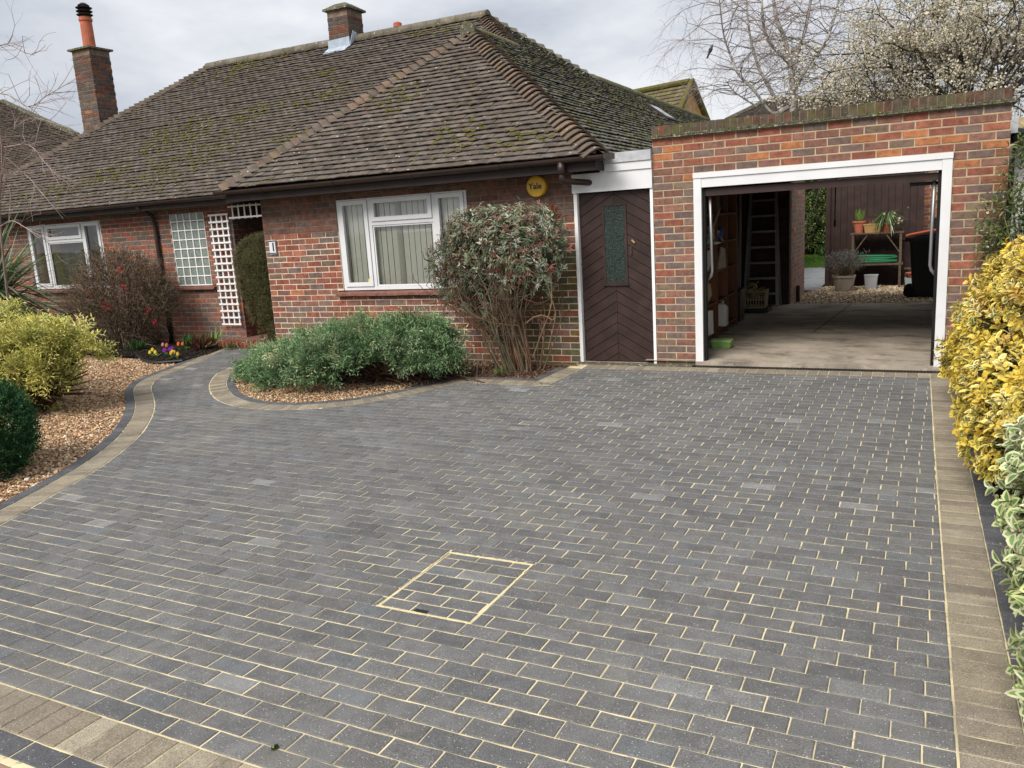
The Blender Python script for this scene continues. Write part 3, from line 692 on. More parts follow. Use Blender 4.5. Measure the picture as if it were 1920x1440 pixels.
# ------------------------------------------------------------------ windows
def sash(mb, x0, x1, z0, z1, y, w=.055, d=.05):
    mb.box(x0, x1, y, y+d, z0, z0+w); mb.box(x0, x1, y, y+d, z1-w, z1); mb.box(x0, x0+w, y+.001, y+d-.001, z0+w, z1-w); mb.box(x1-w, x1, y+.001, y+d-.001, z0+w, z1-w)
def window(parent, ox0, ox1, oz0, oz1, y, m1, m2, tr, name='window', blind=True, bl_col='blind', gap=None):
    """White frame with a side light each side and a top-hung vent over a fixed pane."""
    mb = MB(); F = .045
    mb.box(ox0, ox1, y, y+.07, oz0, oz0+F); mb.box(ox0, ox1, y, y+.07, oz1-F, oz1); mb.box(ox0, ox0+F, y+.0005, y+.0695, oz0+F, oz1-F); mb.box(ox1-F, ox1, y+.0005, y+.0695, oz0+F, oz1-F)
    for m in (m1, m2): mb.box(m-.024, m+.024, y+.0008, y+.069, oz0+F, oz1-F)
    mb.box(m1+.024, m2-.024, y+.001, y+.0685, tr-.024, tr+.024)
    fr = mb.build(name, 'upvc', parent)
    for (a, b2, c, d, w) in ((ox0+F+.004, m1-.028, oz0+F+.004, oz1-F-.004, .055), (m1+.028, m2-.028, tr+.028, oz1-F-.004, .055), (m2+.028, ox1-F-.004, oz0+F+.004, oz1-F-.004, .055)):
        mb = MB(); sash(mb, a, b2, c, d, y-.016, w, .05); s = mb.build('sash', 'upvc', fr)
    mb = MB(); sash(mb, m1+.026, m2-.026, oz0+F+.002, tr-.026, y+.012, .02, .03); mb.build('bead', 'upvc', fr)
    for (a, b2, c, d) in ((ox0+F+.06, m1-.085, oz0+F+.06, oz1-F-.06), (m1+.085, m2-.085, tr+.085, oz1-F-.06), (m2+.085, ox1-F-.06, oz0+F+.06, oz1-F-.06), (m1+.046, m2-.046, oz0+F+.022, tr-.046)):
        mb = MB(); yy = y+.02; mb.add([(a-.003, yy, c-.003), (b2+.003, yy, c-.003), (b2+.003, yy, d+.003), (a-.003, yy, d+.003)], [(0, 1, 2, 3)]).build('pane', 'glass', fr)
    return fr
win1 = window(house, *WIN1, BY+.02, -3.885, -2.885, 1.735)
# vertical blind behind the bay window: slats with narrow gaps, a wider gap near the middle
slat = MB(); slat.add([(-.0395, 0, -.59), (.0395, .004, -.59), (.0395, .004, .59), (-.0395, 0, .59)], [(0, 1, 2, 3)])
slat_me = slat.mesh('blind_slat', 'blind'); x = -4.37
while x < -2.42:
    if -3.56 < x < -3.46: piece('blind_slat', slat_me, (x, BY+.11, 1.48), win1, None, (0, 0, .95))
    else:
        piece('blind_slat', slat_me, (x, BY+.11, 1.48), win1, None, (0, 0, -.02+R.uniform(-.04, .04)))
    x += .0885
mb = MB(); mb.box(WIN1[0]-.05, WIN1[1]+.05, 1.2, 1.24, .3, 2.2).box(-5.6, -1.0, .22, 1.2, .60, .62); mb.build('room', 'dark_fascia', house)
mb = MB(); mb.add([(-4.02, BY+.039, .915), (-3.94, BY+.039, .915), (-3.94, BY+.039, 1.01), (-4.02, BY+.039, 1.01)], [(0, 1, 2, 3)], (.55, .50, .08)); mb.add([(-3.99, BY+.0385, .945), (-3.965, BY+.0385, .945), (-3.97, BY+.0385, .99), (-3.985, BY+.0385, .985)], [(0, 1, 2, 3)], (.05, .05, .02)); mb.build('sticker', 'plain', win1)
win2 = window(house, *WIN2, WY+.02, -12.03, -10.985, 1.80)
slat = MB(); slat.add([(-.045, 0, -.58), (.045, .004, -.58), (.045, .004, .58), (-.045, 0, .58)], [(0, 1, 2, 3)]); sm = slat.mesh('blind_slat', 'blind')
x = -11.92
while x < -10.5:
    piece('blind_slat', sm, (x, WY+.25, 1.53), win2, None, (0, 0, 1.25+R.uniform(-.08, .08))); x += .10
mb = MB(); mb.add([(-12.5, WY+.3, .95), (-12.06, WY+.3, .95), (-12.06, WY+.3, 2.1), (-12.5, WY+.3, 2.1)], [(0, 1, 2, 3)], (.20, .19, .10)).build('curtain', 'plain', win2)
mb = MB(); mb.box(-13, -10, 2.2, 2.24, .3, 2.2).build('room', 'dark_fascia', house)
# tiled sills
for (a, b2, y, z) in ((-4.52, -2.29, BY, .858), (-8.76, -7.82, WY, .918), (-12.66, -10.36, WY, .918)):
    sl = MB(); sl.prism([(a, y-.055, z-.035), (a, y+.08, z), (a, y+.08, z-.02), (a, y-.055, z-.055)], (b2-a, 0, 0)); so = sl.build('window_sill', 'sill_tile', house)
    k = int((b2-a)/.165); w = (b2-a)/k
    t = MB(); t.box(-w/2+.003, w/2-.003, -.06, .06, -.012, .004); tm = t.mesh('sill_tile', 'sill_tile')
    for i in range(k): piece('sill_tile', tm, (a+w*(i+.5), y-.008, z-.058+R.uniform(-.002, .002)), so)
# glass block panel, 5 by 8
gbf = MB(); n5, n8 = 5, 8; w = (GLB[1]-GLB[0])/5; h = (GLB[3]-GLB[2])/8
gbf.box(GLB[0], GLB[1], WY+.035, WY+.09, GLB[2], GLB[3])
for i in range(6): gbf.box(GLB[0]+i*w-.009, GLB[0]+i*w+.009, WY+.004, WY+.034, GLB[2], GLB[3])
for j in range(9): gbf.box(GLB[0]-.009, GLB[1]+.009, WY+.0045, WY+.0345, GLB[2]+j*h-.009, GLB[2]+j*h+.009)
gb = gbf.build('glass_block_window', 'white_paint', house)
t = MB(); a, c = w/2-.012, h/2-.012; t.add([(-a, .012, -c), (a, .012, -c), (a, .012, c), (-a, .012, c), (-a*.78, 0, -c*.78), (a*.78, 0, -c*.78), (a*.78, 0, c*.78), (-a*.78, 0, c*.78)], [(4, 5, 6, 7), (0, 1, 5, 4), (1, 2, 6, 5), (2, 3, 7, 6), (3, 0, 4, 7)]); tm = t.mesh('glass_block', 'glass_block')
for i in range(5):
    for j in range(8): piece('glass_block', tm, (GLB[0]+(i+.5)*w, WY+.014, GLB[2]+(j+.5)*h), gb, None, (R.uniform(-.02, .02), 0, R.uniform(-.02, .02)))

# ------------------------------------------------------------------ eaves
mb = MB(); mb.box(-6.02, -.56, -.30, .02, 2.165, 2.18).box(-6.02, -.56, -.318, -.301, 2.15, 2.30).box(-6.035, -6.021, -.318, 1.0, 2.15, 2.30)
mb.box(-16, -6.04, .70, .99, 2.205, 2.22).box(-16, -6.04, .682, .699, 2.19, 2.33).box(WX1, BX0, .99, 2.6, 2.21, 2.225); mb.box(-.559, -.545, -.318, 9, 2.15, 2.30).build('fascia', 'dark_fascia', house)
def gutter(x0, x1, y, z, name='gutter'):
    pr = [(math.cos(t)*.058, -math.sin(t)*.058) for t in np.linspace(0, math.pi, 9)]; pin = [(a*.9, b2*.9) for a, b2 in pr[::-1]]; mb = MB()
    ring = [(x0, y+a, z+b2) for a, b2 in pr+pin]; mb.prism(ring[::-1], (x1-x0, 0, 0)); return mb.build(name, 'brown_plastic', house)
gut = gutter(-6.15, -.40, -.378, 2.30); gut2 = gutter(-16, -6.02, .622, 2.325)
for gx in (-5.3, -4.1, -2.9, -1.7): mb = MB(); mb.prism([(gx-.03, -.378+math.cos(t)*.063, 2.30-math.sin(t)*.063) for t in np.linspace(0, math.pi, 9)], (.06, 0, 0)).build('gutter_joint', 'brown_plastic', gut)
mb = MB(); mb.box(-.41, -.33, -.44, -.30, 2.25, 2.31).build('gutter_end', 'brown_plastic', gut)
dp = MB(); dp.tube([(-.93, -.378, 2.26), (-.93, -.378, 2.13)], .043, 12).tube([(-.93, -.378, 2.15), (-.93, -.37, 2.09), (-.90, -.33, 2.055), (-.78, -.10, 2.04), (-.72, .01, 2.03)], .035, 12); dp.build('downpipe_bend', 'brown_plastic', house, smooth=True)
dp = MB(); dp.tube([(-9.0, .64, 2.27), (-9.0, .72, 2.20), (-9.01, .93, 2.12), (-9.01, .95, 1.9), (-9.02, .955, .5), (-9.02, .955, -.06)], .034, 10); dpo = dp.build('downpipe', 'brown_plastic', house, smooth=True)
for z in (1.75, .9, .2): mb = MB(); mb.box(-9.07, -8.97, .935, .999, z-.012, z+.012).build('pipe_clip', 'brown_plastic', dpo)

# ------------------------------------------------------------------ the roof
EA, EX0, EX1 = -.33, -6.08, -.5           # front eave line of the bay and its two ends
APX = np.array((-3.29, 2.17, 4.40)); RR = np.array((-4.40, 4.75, 5.27)); RL = np.array((-11.10, 4.75, 5.29)); ZE = 2.33
CL = np.array((EX0, EA, ZE)); CR = np.array((EX1, EA, ZE-.02)); WL = np.array((-15.2, .67, ZE)); VI = np.array((-3.29, 3.54, 4.40)); WE = np.array((EX0, .67, ZE))
RJ = np.array((-3.06, 6.5, 4.25)); RB = np.array((-3.06, 16, 4.25)); BRR = np.array((EX1, 16, ZE-.02)); VL = np.array((-6.08, .67, ZE))
P_MAIN = [WL, WE+np.array((.0, 0, 0)), VI, RR, RL]; P_BAY = [CL, CR, APX]; P_RIGHT = [CR, BRR, RB, RJ, RR, VI, APX]
roof = MB()
for p in (P_MAIN, P_BAY, P_RIGHT, [CL, APX, VI, WE], [WL, RL, np.array((-15.2, 8.8, ZE))], [RL, RR, RJ, np.array((-7, 8.8, ZE)), np.array((-15.2, 8.8, ZE))], [RJ, RB, np.array((-6, 16, ZE)), np.array((-7, 8.8, ZE))]):
    roof.add([q-np.array((0, 0, .035)) for q in p], [tuple(range(len(p)))])
roof = roof.build('roof', 'felt', house)
TCOLS = [(.116, .096, .083), (.128, .108, .094), (.104, .088, .077), (.140, .119, .102), (.108, .098, .089), (.118, .094, .079)]
TW, GA, TL = .168, .10, .150
tile_items = []
def tile_plane(poly, e0, e1, cols, w, moss):
    """Courses of plain tiles up a roof plane from the eave e0-e1."""
    poly = [np.array(p) for p in poly]; o = np.array(e0); ex = unit(np.array(e1)-o)
    nn = np.cross(poly[1]-poly[0], poly[2]-poly[1]); nn = unit(nn); nn = nn if nn[2] > 0 else -nn
    es = np.cross(nn, ex); es = es if es[2] > 0 else -es
    P2 = [((p-o)@ex, (p-o)@es) for p in poly]; umax = max(p[0] for p in P2); umin = min(p[0] for p in P2); vmax = max(p[1] for p in P2)
    for r in range(int(vmax/GA)+2):
        v = r*GA-.03; u = umin-(TW/2 if r % 2 else 0)+R.uniform(-.012, .012); wv = N.normal(0, .0022)
        while u < umax:
            uc = u+TW/2
            if inside(uc, v+.06, P2) or inside(uc, max(.005, v+.05), P2):
                c = o+ex*uc+es*v+nn*(.046+wv+R.uniform(-.003, .0045)); tile_items.append((tuple(c), (ex, es, nn, tuple(pick(cols, w, 1, .16)[0]), moss)))
            u += TW
tile_plane(P_MAIN, WL, WE, TCOLS, [4, 3, 4, 2, 2, 2], 0)
tile_plane(P_BAY, CL, CR, TCOLS, [3, 4, 3, 4, 2, 3], 0)
tile_plane(P_RIGHT, CR, BRR, [(.15, .145, .125), (.17, .165, .145), (.13, .13, .118)], [1, 1, 1], 1)
def tile_geo(bow=.004):
    w = TW/2-.001; t = .012; return [(-w, 0, 0), (0, 0, bow), (w, 0, 0), (-w, TL, -.034), (0, TL, -.034+bow), (w, TL, -.034), (-w, 0, -t), (0, 0, bow-t), (w, 0, -t)]
TF = [(0, 1, 4, 3), (1, 2, 5, 4), (6, 7, 1, 0), (7, 8, 2, 1), (6, 0, 3), (2, 8, 5)]
TM = []
for i in range(4):
    v = [(a+R.uniform(-.0015, .0015), b2+R.uniform(-.004, .002), c+R.uniform(-.001, .001)) for a, b2, c in tile_geo(R.uniform(.002, .006))]; TM.append(MB().add(v, TF).mesh('roof_tile', 'tile'))
near, rest = split_pieces([t for t in tile_items if not t[1][4]], 300)
for (c, (ex, es, nn, col, _)) in near:
    m = Matrix(((ex[0], es[0], nn[0]), (ex[1], es[1], nn[1]), (ex[2], es[2], nn[2]))) @ Matrix.Rotation(R.uniform(-.012, .012), 3, 'Z') @ Matrix.Rotation(R.uniform(-.018, .012), 3, 'X')
    piece('roof_tile', R.choice(TM), c, roof, col, m.to_euler())
def tiles_mesh(items, name, mat):
    n = len(items); C = np.array([t[0] for t in items]); EX = np.array([t[1][0] for t in items]); ES = np.array([t[1][1] for t in items]); NN = np.array([t[1][2] for t in items]); cl = np.array([t[1][3] for t in items])
    v = np.repeat(np.array(tile_geo(0))[None], n, 0); v[:, [1, 4, 7], 2] += N.uniform(.001, .006, (n, 1)); v[:, :3, 1] += N.uniform(-.005, .002, (n, 1)); v[:, 6:, 1] = v[:, :3, 1]
    k = N.normal(0, .009, n); x = v[..., 0].copy(); v[..., 0] -= v[..., 1]*k[:, None]; v[..., 1] += x*k[:, None]
    tl = N.normal(0, .02, n); v[..., 2] += x*tl[:, None]
    W_ = C[:, None]+v[..., 0:1]*EX[:, None]+v[..., 1:2]*ES[:, None]+v[..., 2:3]*NN[:, None]; b0 = np.arange(n)[:, None]*9; mb = MB(); mb.add(W_.reshape(-1, 3), b0+np.array([TF[0]]), cl); s0 = mb.n-9*n
    for q in TF[1:]: mb.f.append((b0+np.array([q])+s0, cl))
    return mb.build(name, mat, roof, kind='stuff')
tiles_mesh(rest, 'distant_tiles', 'tile_far'); tiles_mesh([t for t in tile_items if t[1][4]], 'mossy_tiles', 'tile_moss')
# bonnet tiles down the hips, half-round tiles along the ridges
def bonnets(p, q, n1, n2, cols, name='hip_tile', step=.118):
    """p low end, q top; n1, n2 the two roof planes' normals."""
    d = q-p; Ln = np.linalg.norm(d); d = d/Ln; side = unit(np.cross(d, np.array((0, 0, 1.0)))); upv = np.cross(side, d); k = int(Ln/step)
    mb = MB(); prof = [(-.19, -.115), (-.11, -.048), (-.045, -.008), (0, 0), (.045, -.008), (.11, -.048), (.19, -.115)]
    V = [(x, 0, z+.086) for x, z in prof]+[(x*.8, .20, z*.9+.024) for x, z in prof]+[(x, 0, z+.066) for x, z in prof]
    F = [(i, i+1, i+8, i+7) for i in range(6)]+[(i+14, i+15, i+1, i) for i in range(6)]
    me = MB().add(V, F).mesh(name, 'tile', smooth=False)
    m = Matrix(((side[0], d[0], upv[0]), (side[1], d[1], upv[1]), (side[2], d[2], upv[2])))
    for i in range(k):
        e = (m @ Matrix.Rotation(R.uniform(-.03, .03), 3, 'Y') @ Matrix.Rotation(R.uniform(-.02, .02), 3, 'X')).to_euler()
        piece(name, me, p+d*(i*step)+np.array((0, 0, R.uniform(-.004, .004))), roof, tuple(pick(cols, [1]*len(cols), 1, .15)[0]), e)
HC = [(.150, .112, .086), (.135, .107, .088), (.165, .117, .087), (.122, .10, .082)]
bonnets(CL, APX, 0, 0, HC); bonnets(CR, APX, 0, 0, HC); bonnets(WL, RL, 0, 0, [(.10, .082, .066), (.115, .09, .07)]); bonnets(VI+np.array((.0, 0, .0)), RR, 0, 0, HC); bonnets(RJ, RR, 0, 0, [(.11, .11, .08), (.13, .125, .09)], step=.2)
def ridge(p, q, cols, name='ridge_tile', step=.31):
    d = q-p; Ln = np.linalg.norm(d); k = max(1, int(round(Ln/step))); d = d/Ln; s = Ln/k; an = math.atan2(d[1], d[0])
    prof = [(math.cos(t)*.125, math.sin(t)*.105-.03) for t in np.linspace(-.25, math.pi+.25, 11)]; V = [(x0, y, z) for x0 in (0, s-.006) for y, z in prof]
    F = [(i, i+1, i+12, i+11) for i in range(10)]+[tuple(range(11))[::-1], tuple(range(11, 22))]; me = MB().add(V, F).mesh(name, 'tile', smooth=False)
    for i in range(k): piece(name, me, p+d*s*i+np.array((0, 0, R.uniform(-.003, .004))), roof, tuple(pick(cols, [1]*len(cols), 1, .12)[0]), (0, math.asin(-d[2]), an))
MC = [(.15, .135, .105), (.13, .118, .09), (.165, .148, .118)]
ridge(RL+np.array((-.05, 0, .02)), RR+np.array((.08, 0, .02)), MC); ridge(APX+np.array((0, -.06, .0)), VI, [(.14, .135, .07), (.16, .15, .085)]); ridge(RJ, RB, [(.15, .15, .08), (.17, .16, .10)])
mb = MB(); mb.lathe([(.12, -.1), (.12, .0), (.06, .03)], APX+np.array((0, -.07, .0)), 14, ax='y'); mb.build('ridge_end', 'creasing', roof)
# moss cushions lodged on the courses
MPATCH = [(-9.6, 2.3, .75), (-8.6, 1.7, .7), (-10.6, 1.35, .45), (-11.6, 1.1, .35), (-8.3, 2.6, .5), (-9.1, 1.2, .6), (-6.7, 2.9, .45), (-9.8, 4.5, .7), (-6.4, 1.7, .4), (-12.6, .95, .3), (-5.3, 4.6, .5), (-7.3, 3.7, .3), (-2.6, .1, .35), (-3.9, .9, .25), (-1.5, -.1, .3)]
def moss(n, plane, lo, size):
    items = [t for t in tile_items if t[1][4] == plane]; mb = MB(); idx = N.choice(len(items), n); cen = [items[i] for i in idx]
    V = np.array([(1, 0, 0), (.5, .87, 0), (-.5, .87, 0), (-1, 0, 0), (-.5, -.87, 0), (.5, -.87, 0), (0, 0, 1)], float); P = []
    for (c, (ex, es, nn, _, _)) in cen:
        if plane == 0:
            a = max(math.exp(-(((c[0]-q[0])/q[2])**2+((c[1]-q[1])/(q[2]*.6))**2)) for q in MPATCH)
            if R.random() > a+lo: continue
        s = size*R.uniform(.35, 1.2); h = s*R.uniform(.35, .7); r = R.uniform(.5, .8)
        off = ex*R.uniform(-.08, .08)+es*R.choice([.095, .0, .02])
        P.append(np.array(c)+off+V[:, :1]*s*ex+V[:, 1:2]*s*r*es+V[:, 2:]*h*nn)
    P = np.array(P); b0 = np.arange(len(P))[:, None]*7
    mb.add(P.reshape(-1, 3), np.concatenate([b0+np.array([[i, (i+1) % 6, 6]]) for i in range(6)])); mb.build('moss', 'moss', roof, kind='stuff')
moss(9000, 0, .02, .040); moss(1500, 1, -9, .03)
# roof window far down the right slope
sk = at(1262, 214, 'y', 8.6); mb = MB(); exv = np.array((0, 1.0, 0)); esv = unit(np.array((-1, 0, .75))); nv = unit(np.array((.75, 0, 1.0))); o = np.array((-2.05, 8.0, 2.31+.745*1.55))+nv*.09
mb.prism([o, o+exv*.8, o+exv*.8+esv*.6, o+esv*.6], nv*-.1); sko = mb.build('roof_window', 'dark_fascia', house); mb = MB(); mb.prism([o+exv*.08+esv*.08+nv*.004, o+exv*.72+esv*.08+nv*.004, o+exv*.72+esv*.52+nv*.004, o+exv*.08+esv*.52+nv*.004], nv*.003).build('pane', 'pane_dark', sko)

# ------------------------------------------------------------------ chimneys
def chimney(cx, cy, w, d, z0, z1, name, course, pitch, flaunch=.09):
    ch = MB(); ch.box(cx-w/2+.006, cx+w/2-.006, cy-d/2+.006, cy+d/2-.006, z0, z1); ch = ch.build(name, 'mortar_brown', house); wl = Wall()
    cc = lambda x, z: tuple(np.array(bcol([2, 3, 4, 4, 4, .5, 4, 3]))*(.62 if z > z1-.95 else .85)*np.array((.85, 1.0, 1.05)))
    wl.add(ch, plan_wall(-w/2, w/2, z0, z1-.16, [], course, pitch, z1-.16), (cx, cy-d/2, 0), (1, 0, 0), (0, -1, 0), cc, .02)
    wl.add(ch, plan_wall(-d/2, d/2, z0, z1-.16, [], course, pitch, z1-.16, shift=.1), (cx+w/2, cy, 0), (0, 1, 0), (1, 0, 0), cc, .02)
    wl.add(ch, [(a, a+.066, z1-.15, z1-.045) for a in np.arange(-w/2+.03, w/2-.06, .078)], (cx, cy-d/2+.018, 0), (1, 0, 0), (0, -1, 0), cc, .02)
    wl.add(ch, [(a, a+.066, z1-.15, z1-.045) for a in np.arange(-d/2+.03, d/2-.06, .078)], (cx+w/2-.018, cy, 0), (0, 1, 0), (1, 0, 0), cc, .02)
    near = wl; near.lay(300)
    e = .055; mb = MB(); mb.box(cx-w/2-e, cx+w/2+e, cy-d/2-e, cy+d/2+e, z1-.042, z1-.004); a, b2 = w/2+e*.9, d/2+e*.9
    mb.add([(cx-a, cy-b2, z1-.004), (cx+a, cy-b2, z1-.004), (cx+a, cy+b2, z1-.004), (cx-a, cy+b2, z1-.004), (cx-.12, cy-.12, z1+flaunch), (cx+.12, cy-.12, z1+flaunch), (cx+.12, cy+.12, z1+flaunch), (cx-.12, cy+.12, z1+flaunch)], [(0, 1, 5, 4), (1, 2, 6, 5), (2, 3, 7, 6), (3, 0, 4, 7), (4, 5, 6, 7)])
    mb.build('chimney_cap', 'creasing', ch); return ch
zt = at(164, 86, 'y', 3.4)[2]
ch1 = chimney(-13.38, 3.65, .56, .50, 3.0, zt, 'chimney', CO, .245, .05); pc = (-13.38, 3.65, zt)
mb = MB(); mb.lathe([(.145, -.02), (.14, .05), (.125, .06), (.118, .56), (.135, .57), (.135, .62), (.12, .63), (.12, .65)], pc, 20); pot = mb.build('chimney_pot', 'terracotta', ch1, smooth=False)
mb = MB(); mb.lathe([(.10, .65), (.10, .69)], pc, 14)
for z in (.68, .75, .82): mb.lathe([(.15, z), (.165, z+.015), (.10, z+.04)], pc, 18)
mb.lathe([(.08, .69), (.08, .90)], pc, 10).lathe([(.12, .88), (.05, .93)], pc, 14).build('cowl', 'dark_fascia', ch1)
ch2 = chimney(-7.44, 4.745, .48, .49, 4.7, at(648, 10, 'y', 4.5)[2], 'chimney', CO, .245, .10)
mb = MB(); mb.prism([(-7.70, 4.478, 5.08), (-7.19, 4.478, 5.08), (-7.19, 4.478, 5.30), (-7.70, 4.478, 5.28)], (0, .015, 0)).prism([(-7.74, 4.34, 5.025), (-7.22, 4.34, 5.035), (-7.18, 4.48, 5.14), (-7.72, 4.48, 5.13)], (0, .008, .012))
mb.prism([(-7.185, 4.46, 5.12), (-7.185, 4.60, 5.42), (-7.185, 4.72, 5.40), (-7.185, 4.60, 5.22)], (.012, 0, 0)).build('lead_flashing', 'lead_blue', ch2)
mb = MB(); mb.lathe([(.08, 0), (.08, .07), (.05, .09)], (-6.25, 4.75, 5.36), 12).build('ridge_vent', 'terracotta', roof)

# ------------------------------------------------------------------ link between house and garage: fascia boards and chevron door
mb = MB(); mb.box(-.955, -.004, -.03, .02, 1.925, 2.135).box(-.60, -.004, -.045, .02, 2.137, 2.225); lk = mb.build('white_fascia', 'upvc', house)
mb = MB(); mb.box(-.62, -.004, -.06, 3, 2.227, 2.335).build('roof_edge', 'lead', house)
mb = MB(); mb.box(-.945, -.905, -.012, .09, -.07, 1.924).box(-.036, -.004, -.012, .09, -.07, 1.924).build('door_frame', 'white_paint', house)
DX0, DX1, DZ0, DZ1, DY = -.902, -.038, -.045, 1.915, .045
mb = MB(); mb.box(DX0, DX1, DY+.014, DY+.05, DZ0, DZ1); door = mb.build('side_door', 'brown_wood', house, tag=None)
mid = (DX0+DX1)/2-.01; th = .1225; sl = .59
for sgn in (-1, 1):
    xa, xb = (DX0+.005, mid-.0015) if sgn < 0 else (mid+.0015, DX1-.005)
    for k in range(-5, 20):
        zm = DZ0+.10+k*th; f = lambda x: zm-sl*abs(x-mid)
        poly = [(xa, f(xa)+.0045), (xb, f(xb)+.0045), (xb, f(xb)+th-.0045), (xa, f(xa)+th-.0045)]
        poly = clip_poly(clip_poly(poly, 0, 1, DZ1-.004), 0, -1, -DZ0-.004)
        if len(poly) < 3 or area(poly) < .0008: continue
        poly = ccw(poly); q = [(x, DY+R.uniform(0, .002), z) for x, z in poly]; m2 = MB(); m2.prism(q[::-1], (0, .016, 0)).build('door_board', 'brown_wood', door)
gx0, gx1, gz0, gz1 = -.60, -.355, .885, 1.765
mb = MB(); sash(mb, gx0-.022, gx1+.022, gz0-.02, gz1+.02, DY-.012, .024, .03); mb.box(gx0-.035, gx1+.035, DY-.022, DY+.01, gz0-.034, gz0-.0205); pf = mb.build('door_window', 'brown_wood', door)
mb = MB(); mb.add([(gx0, DY-.004, gz0), (gx1, DY-.004, gz0), (gx1, DY-.004, gz1), (gx0, DY-.004, gz1)], [(0, 1, 2, 3)]).build('pane', 'door_glass', door)
mb = MB(); mb.tube([(-.275, DY-.012, 1.365), (-.24, DY-.02, 1.33)], .010, 8, (.35, .24, .08)).build('door_knob', 'plain', door)
mb = MB(); mb.tube([(-.285, DY-.004, 1.29), (-.285, DY-.025, 1.27), (-.28, DY-.025, 1.21), (-.283, DY-.004, 1.19)], .006, 6, (.08, .06, .055)).build('handle', 'plain', door)
mb = MB(); mb.box(-.96, .0, -.10, .09, -.2, -.052).build('door_step', 'concrete', house)
# ================================================================== THE GARAGE
gar = thing('garage', 'flat roofed brick garage with its wide white framed doorway standing open', 'garage', (1.68, 2.7, -.05))
GW_ = Wall(); OPG = (.452, 2.908, -.4, 2.04); GX1 = 3.365; ZC = 2.437
gf = panel('front_wall', 'mortar', gar, (0, 0, 0), (1, 0, 0), (0, -1, 0), .0, GX1, -.12, ZC, [OPG], thick=.2)
def c_gar(x, z):
    c = np.array(bcol(W_GTOP if z > 1.95 or (x > 2.9 and z > 1.7) else [2.2, 2.6, 4.2, 4.5, 4.0, .35, 4, 3.4]))
    if z < .02: c *= .7
    return tuple(c)
rl = plan_wall(0, GX1, -.075, ZC, [OPG], .0786, .2243, 0.0)
GW_.add(gf, rl, (0, 0, 0), (1, 0, 0), (0, -1, 0), c_gar)
GW_.lay(300, rest_parent=gar)
MB().box(0, .46, -.012, .1, -.2, -.045).box(2.90, GX1, -.012, .1, -.2, -.045).build('plinth', 'creasing', gar)
# creasing tiles and brick-on-edge coping
mb = MB()
for i in range(34):
    x0 = -.045+i*(GX1+.09)/34; x1 = x0+(GX1+.09)/34-.003
    mb.box(x0, x1, -.045+R.uniform(-.005, .005), .24, ZC+.001, ZC+.017+R.uniform(-.001, .002)); mb.box(x0-.03, x1-.033, -.04+R.uniform(-.006, .006), .24, ZC+.020, ZC+.034+R.uniform(-.001, .003))
mb.build('tile_creasing', 'creasing', gar)
mb = MB(); mb.box(.004, GX1-.004, -.012, .21, ZC+.034, ZC+.128).build('coping', 'mortar_brown', gar)
CME = []
for i in range(4):
    j = lambda: R.uniform(-.002, .002); m2 = MB(); m2.add([(-.033+j(), -.02+j(), 0), (.033+j(), -.02+j(), 0), (.033+j(), .217, 0), (-.033+j(), .217, 0), (-.033+j(), -.02+j(), .098), (.033+j(), -.02+j(), .098), (.033+j(), .217, .098), (-.033+j(), .217, .098)], [(0, 1, 5, 4), (1, 2, 6, 5), (2, 3, 7, 6), (3, 0, 4, 7), (4, 5, 6, 7)])
    CME.append(m2.mesh('coping_brick', 'coping'if 'coping' in MAT else 'brick'))
MAT['coping'] = M('coping', src='obj', rough=.95, var=.3, vs=16, bump=.7, bs=90, spec=.1, dist=.01, stain=[((.10, .105, .04), 5, .50, .62, .75), ((.40, .38, .31), 28, .63, .70, .7)])
for m2 in CME: m2.materials.clear(); m2.materials.append(MAT['coping'])
for i in range(44):
    x = .036+i*.0766
    if x > GX1-.03: break
    piece('coping_brick', R.choice(CME), (x, 0, ZC+.034+R.uniform(-.002, .003)), gar, tuple(pick([(.115, .068, .048), (.10, .075, .057), (.085, .07, .052), (.17, .075, .042), (.075, .068, .045)], [4, 3, 3, .8, 2], 1, .15)[0]), (0, R.uniform(-.012, .012), R.uniform(-.015, .015)))
# white frame
mb = MB(); mb.box(.448, 2.912, -.034, .05, 1.988, 2.043).box(.536, 2.822, -.020, .06, 1.888, 1.987).build('door_head', 'upvc', gar)
for (a, b2) in ((.452, .535), (2.823, 2.908)): MB().box(a, b2, -.026, .07, -.02, 1.9865).build('door_jamb', 'upvc', gar)
for (a, b2) in ((.536, .566), (2.795, 2.822)): MB().box(a, b2, .02, .10, -.04, 1.887).build('door_seal', 'rubber', gar)
# up-and-over door, raised flat under the ceiling: its bottom rail shows
mb = MB(); mb.box(.545, 2.818, .03, .075, 1.795, 1.868).box(.56, 2.80, .075, 2.1, 1.835, 1.86); gd = mb.build('garage_door', 'brown_wood', gar)
for s_, xx in ((1, .60), (-1, 2.765)):
    mb = MB(); mb.tube([(xx, .10, 1.83), (xx+.006*s_, .12, 1.3), (xx+.008*s_, .14, .98), (xx-.004*s_, .15, .93), (xx-.045*s_, .15, .88)], .016, 8); mb.build('door_arm', 'steel', gd, smooth=True)
mb = MB(); mb.box(2.55, 2.80, .16, .18, 1.755, 1.79).build('hinge_bar', 'black', gd)
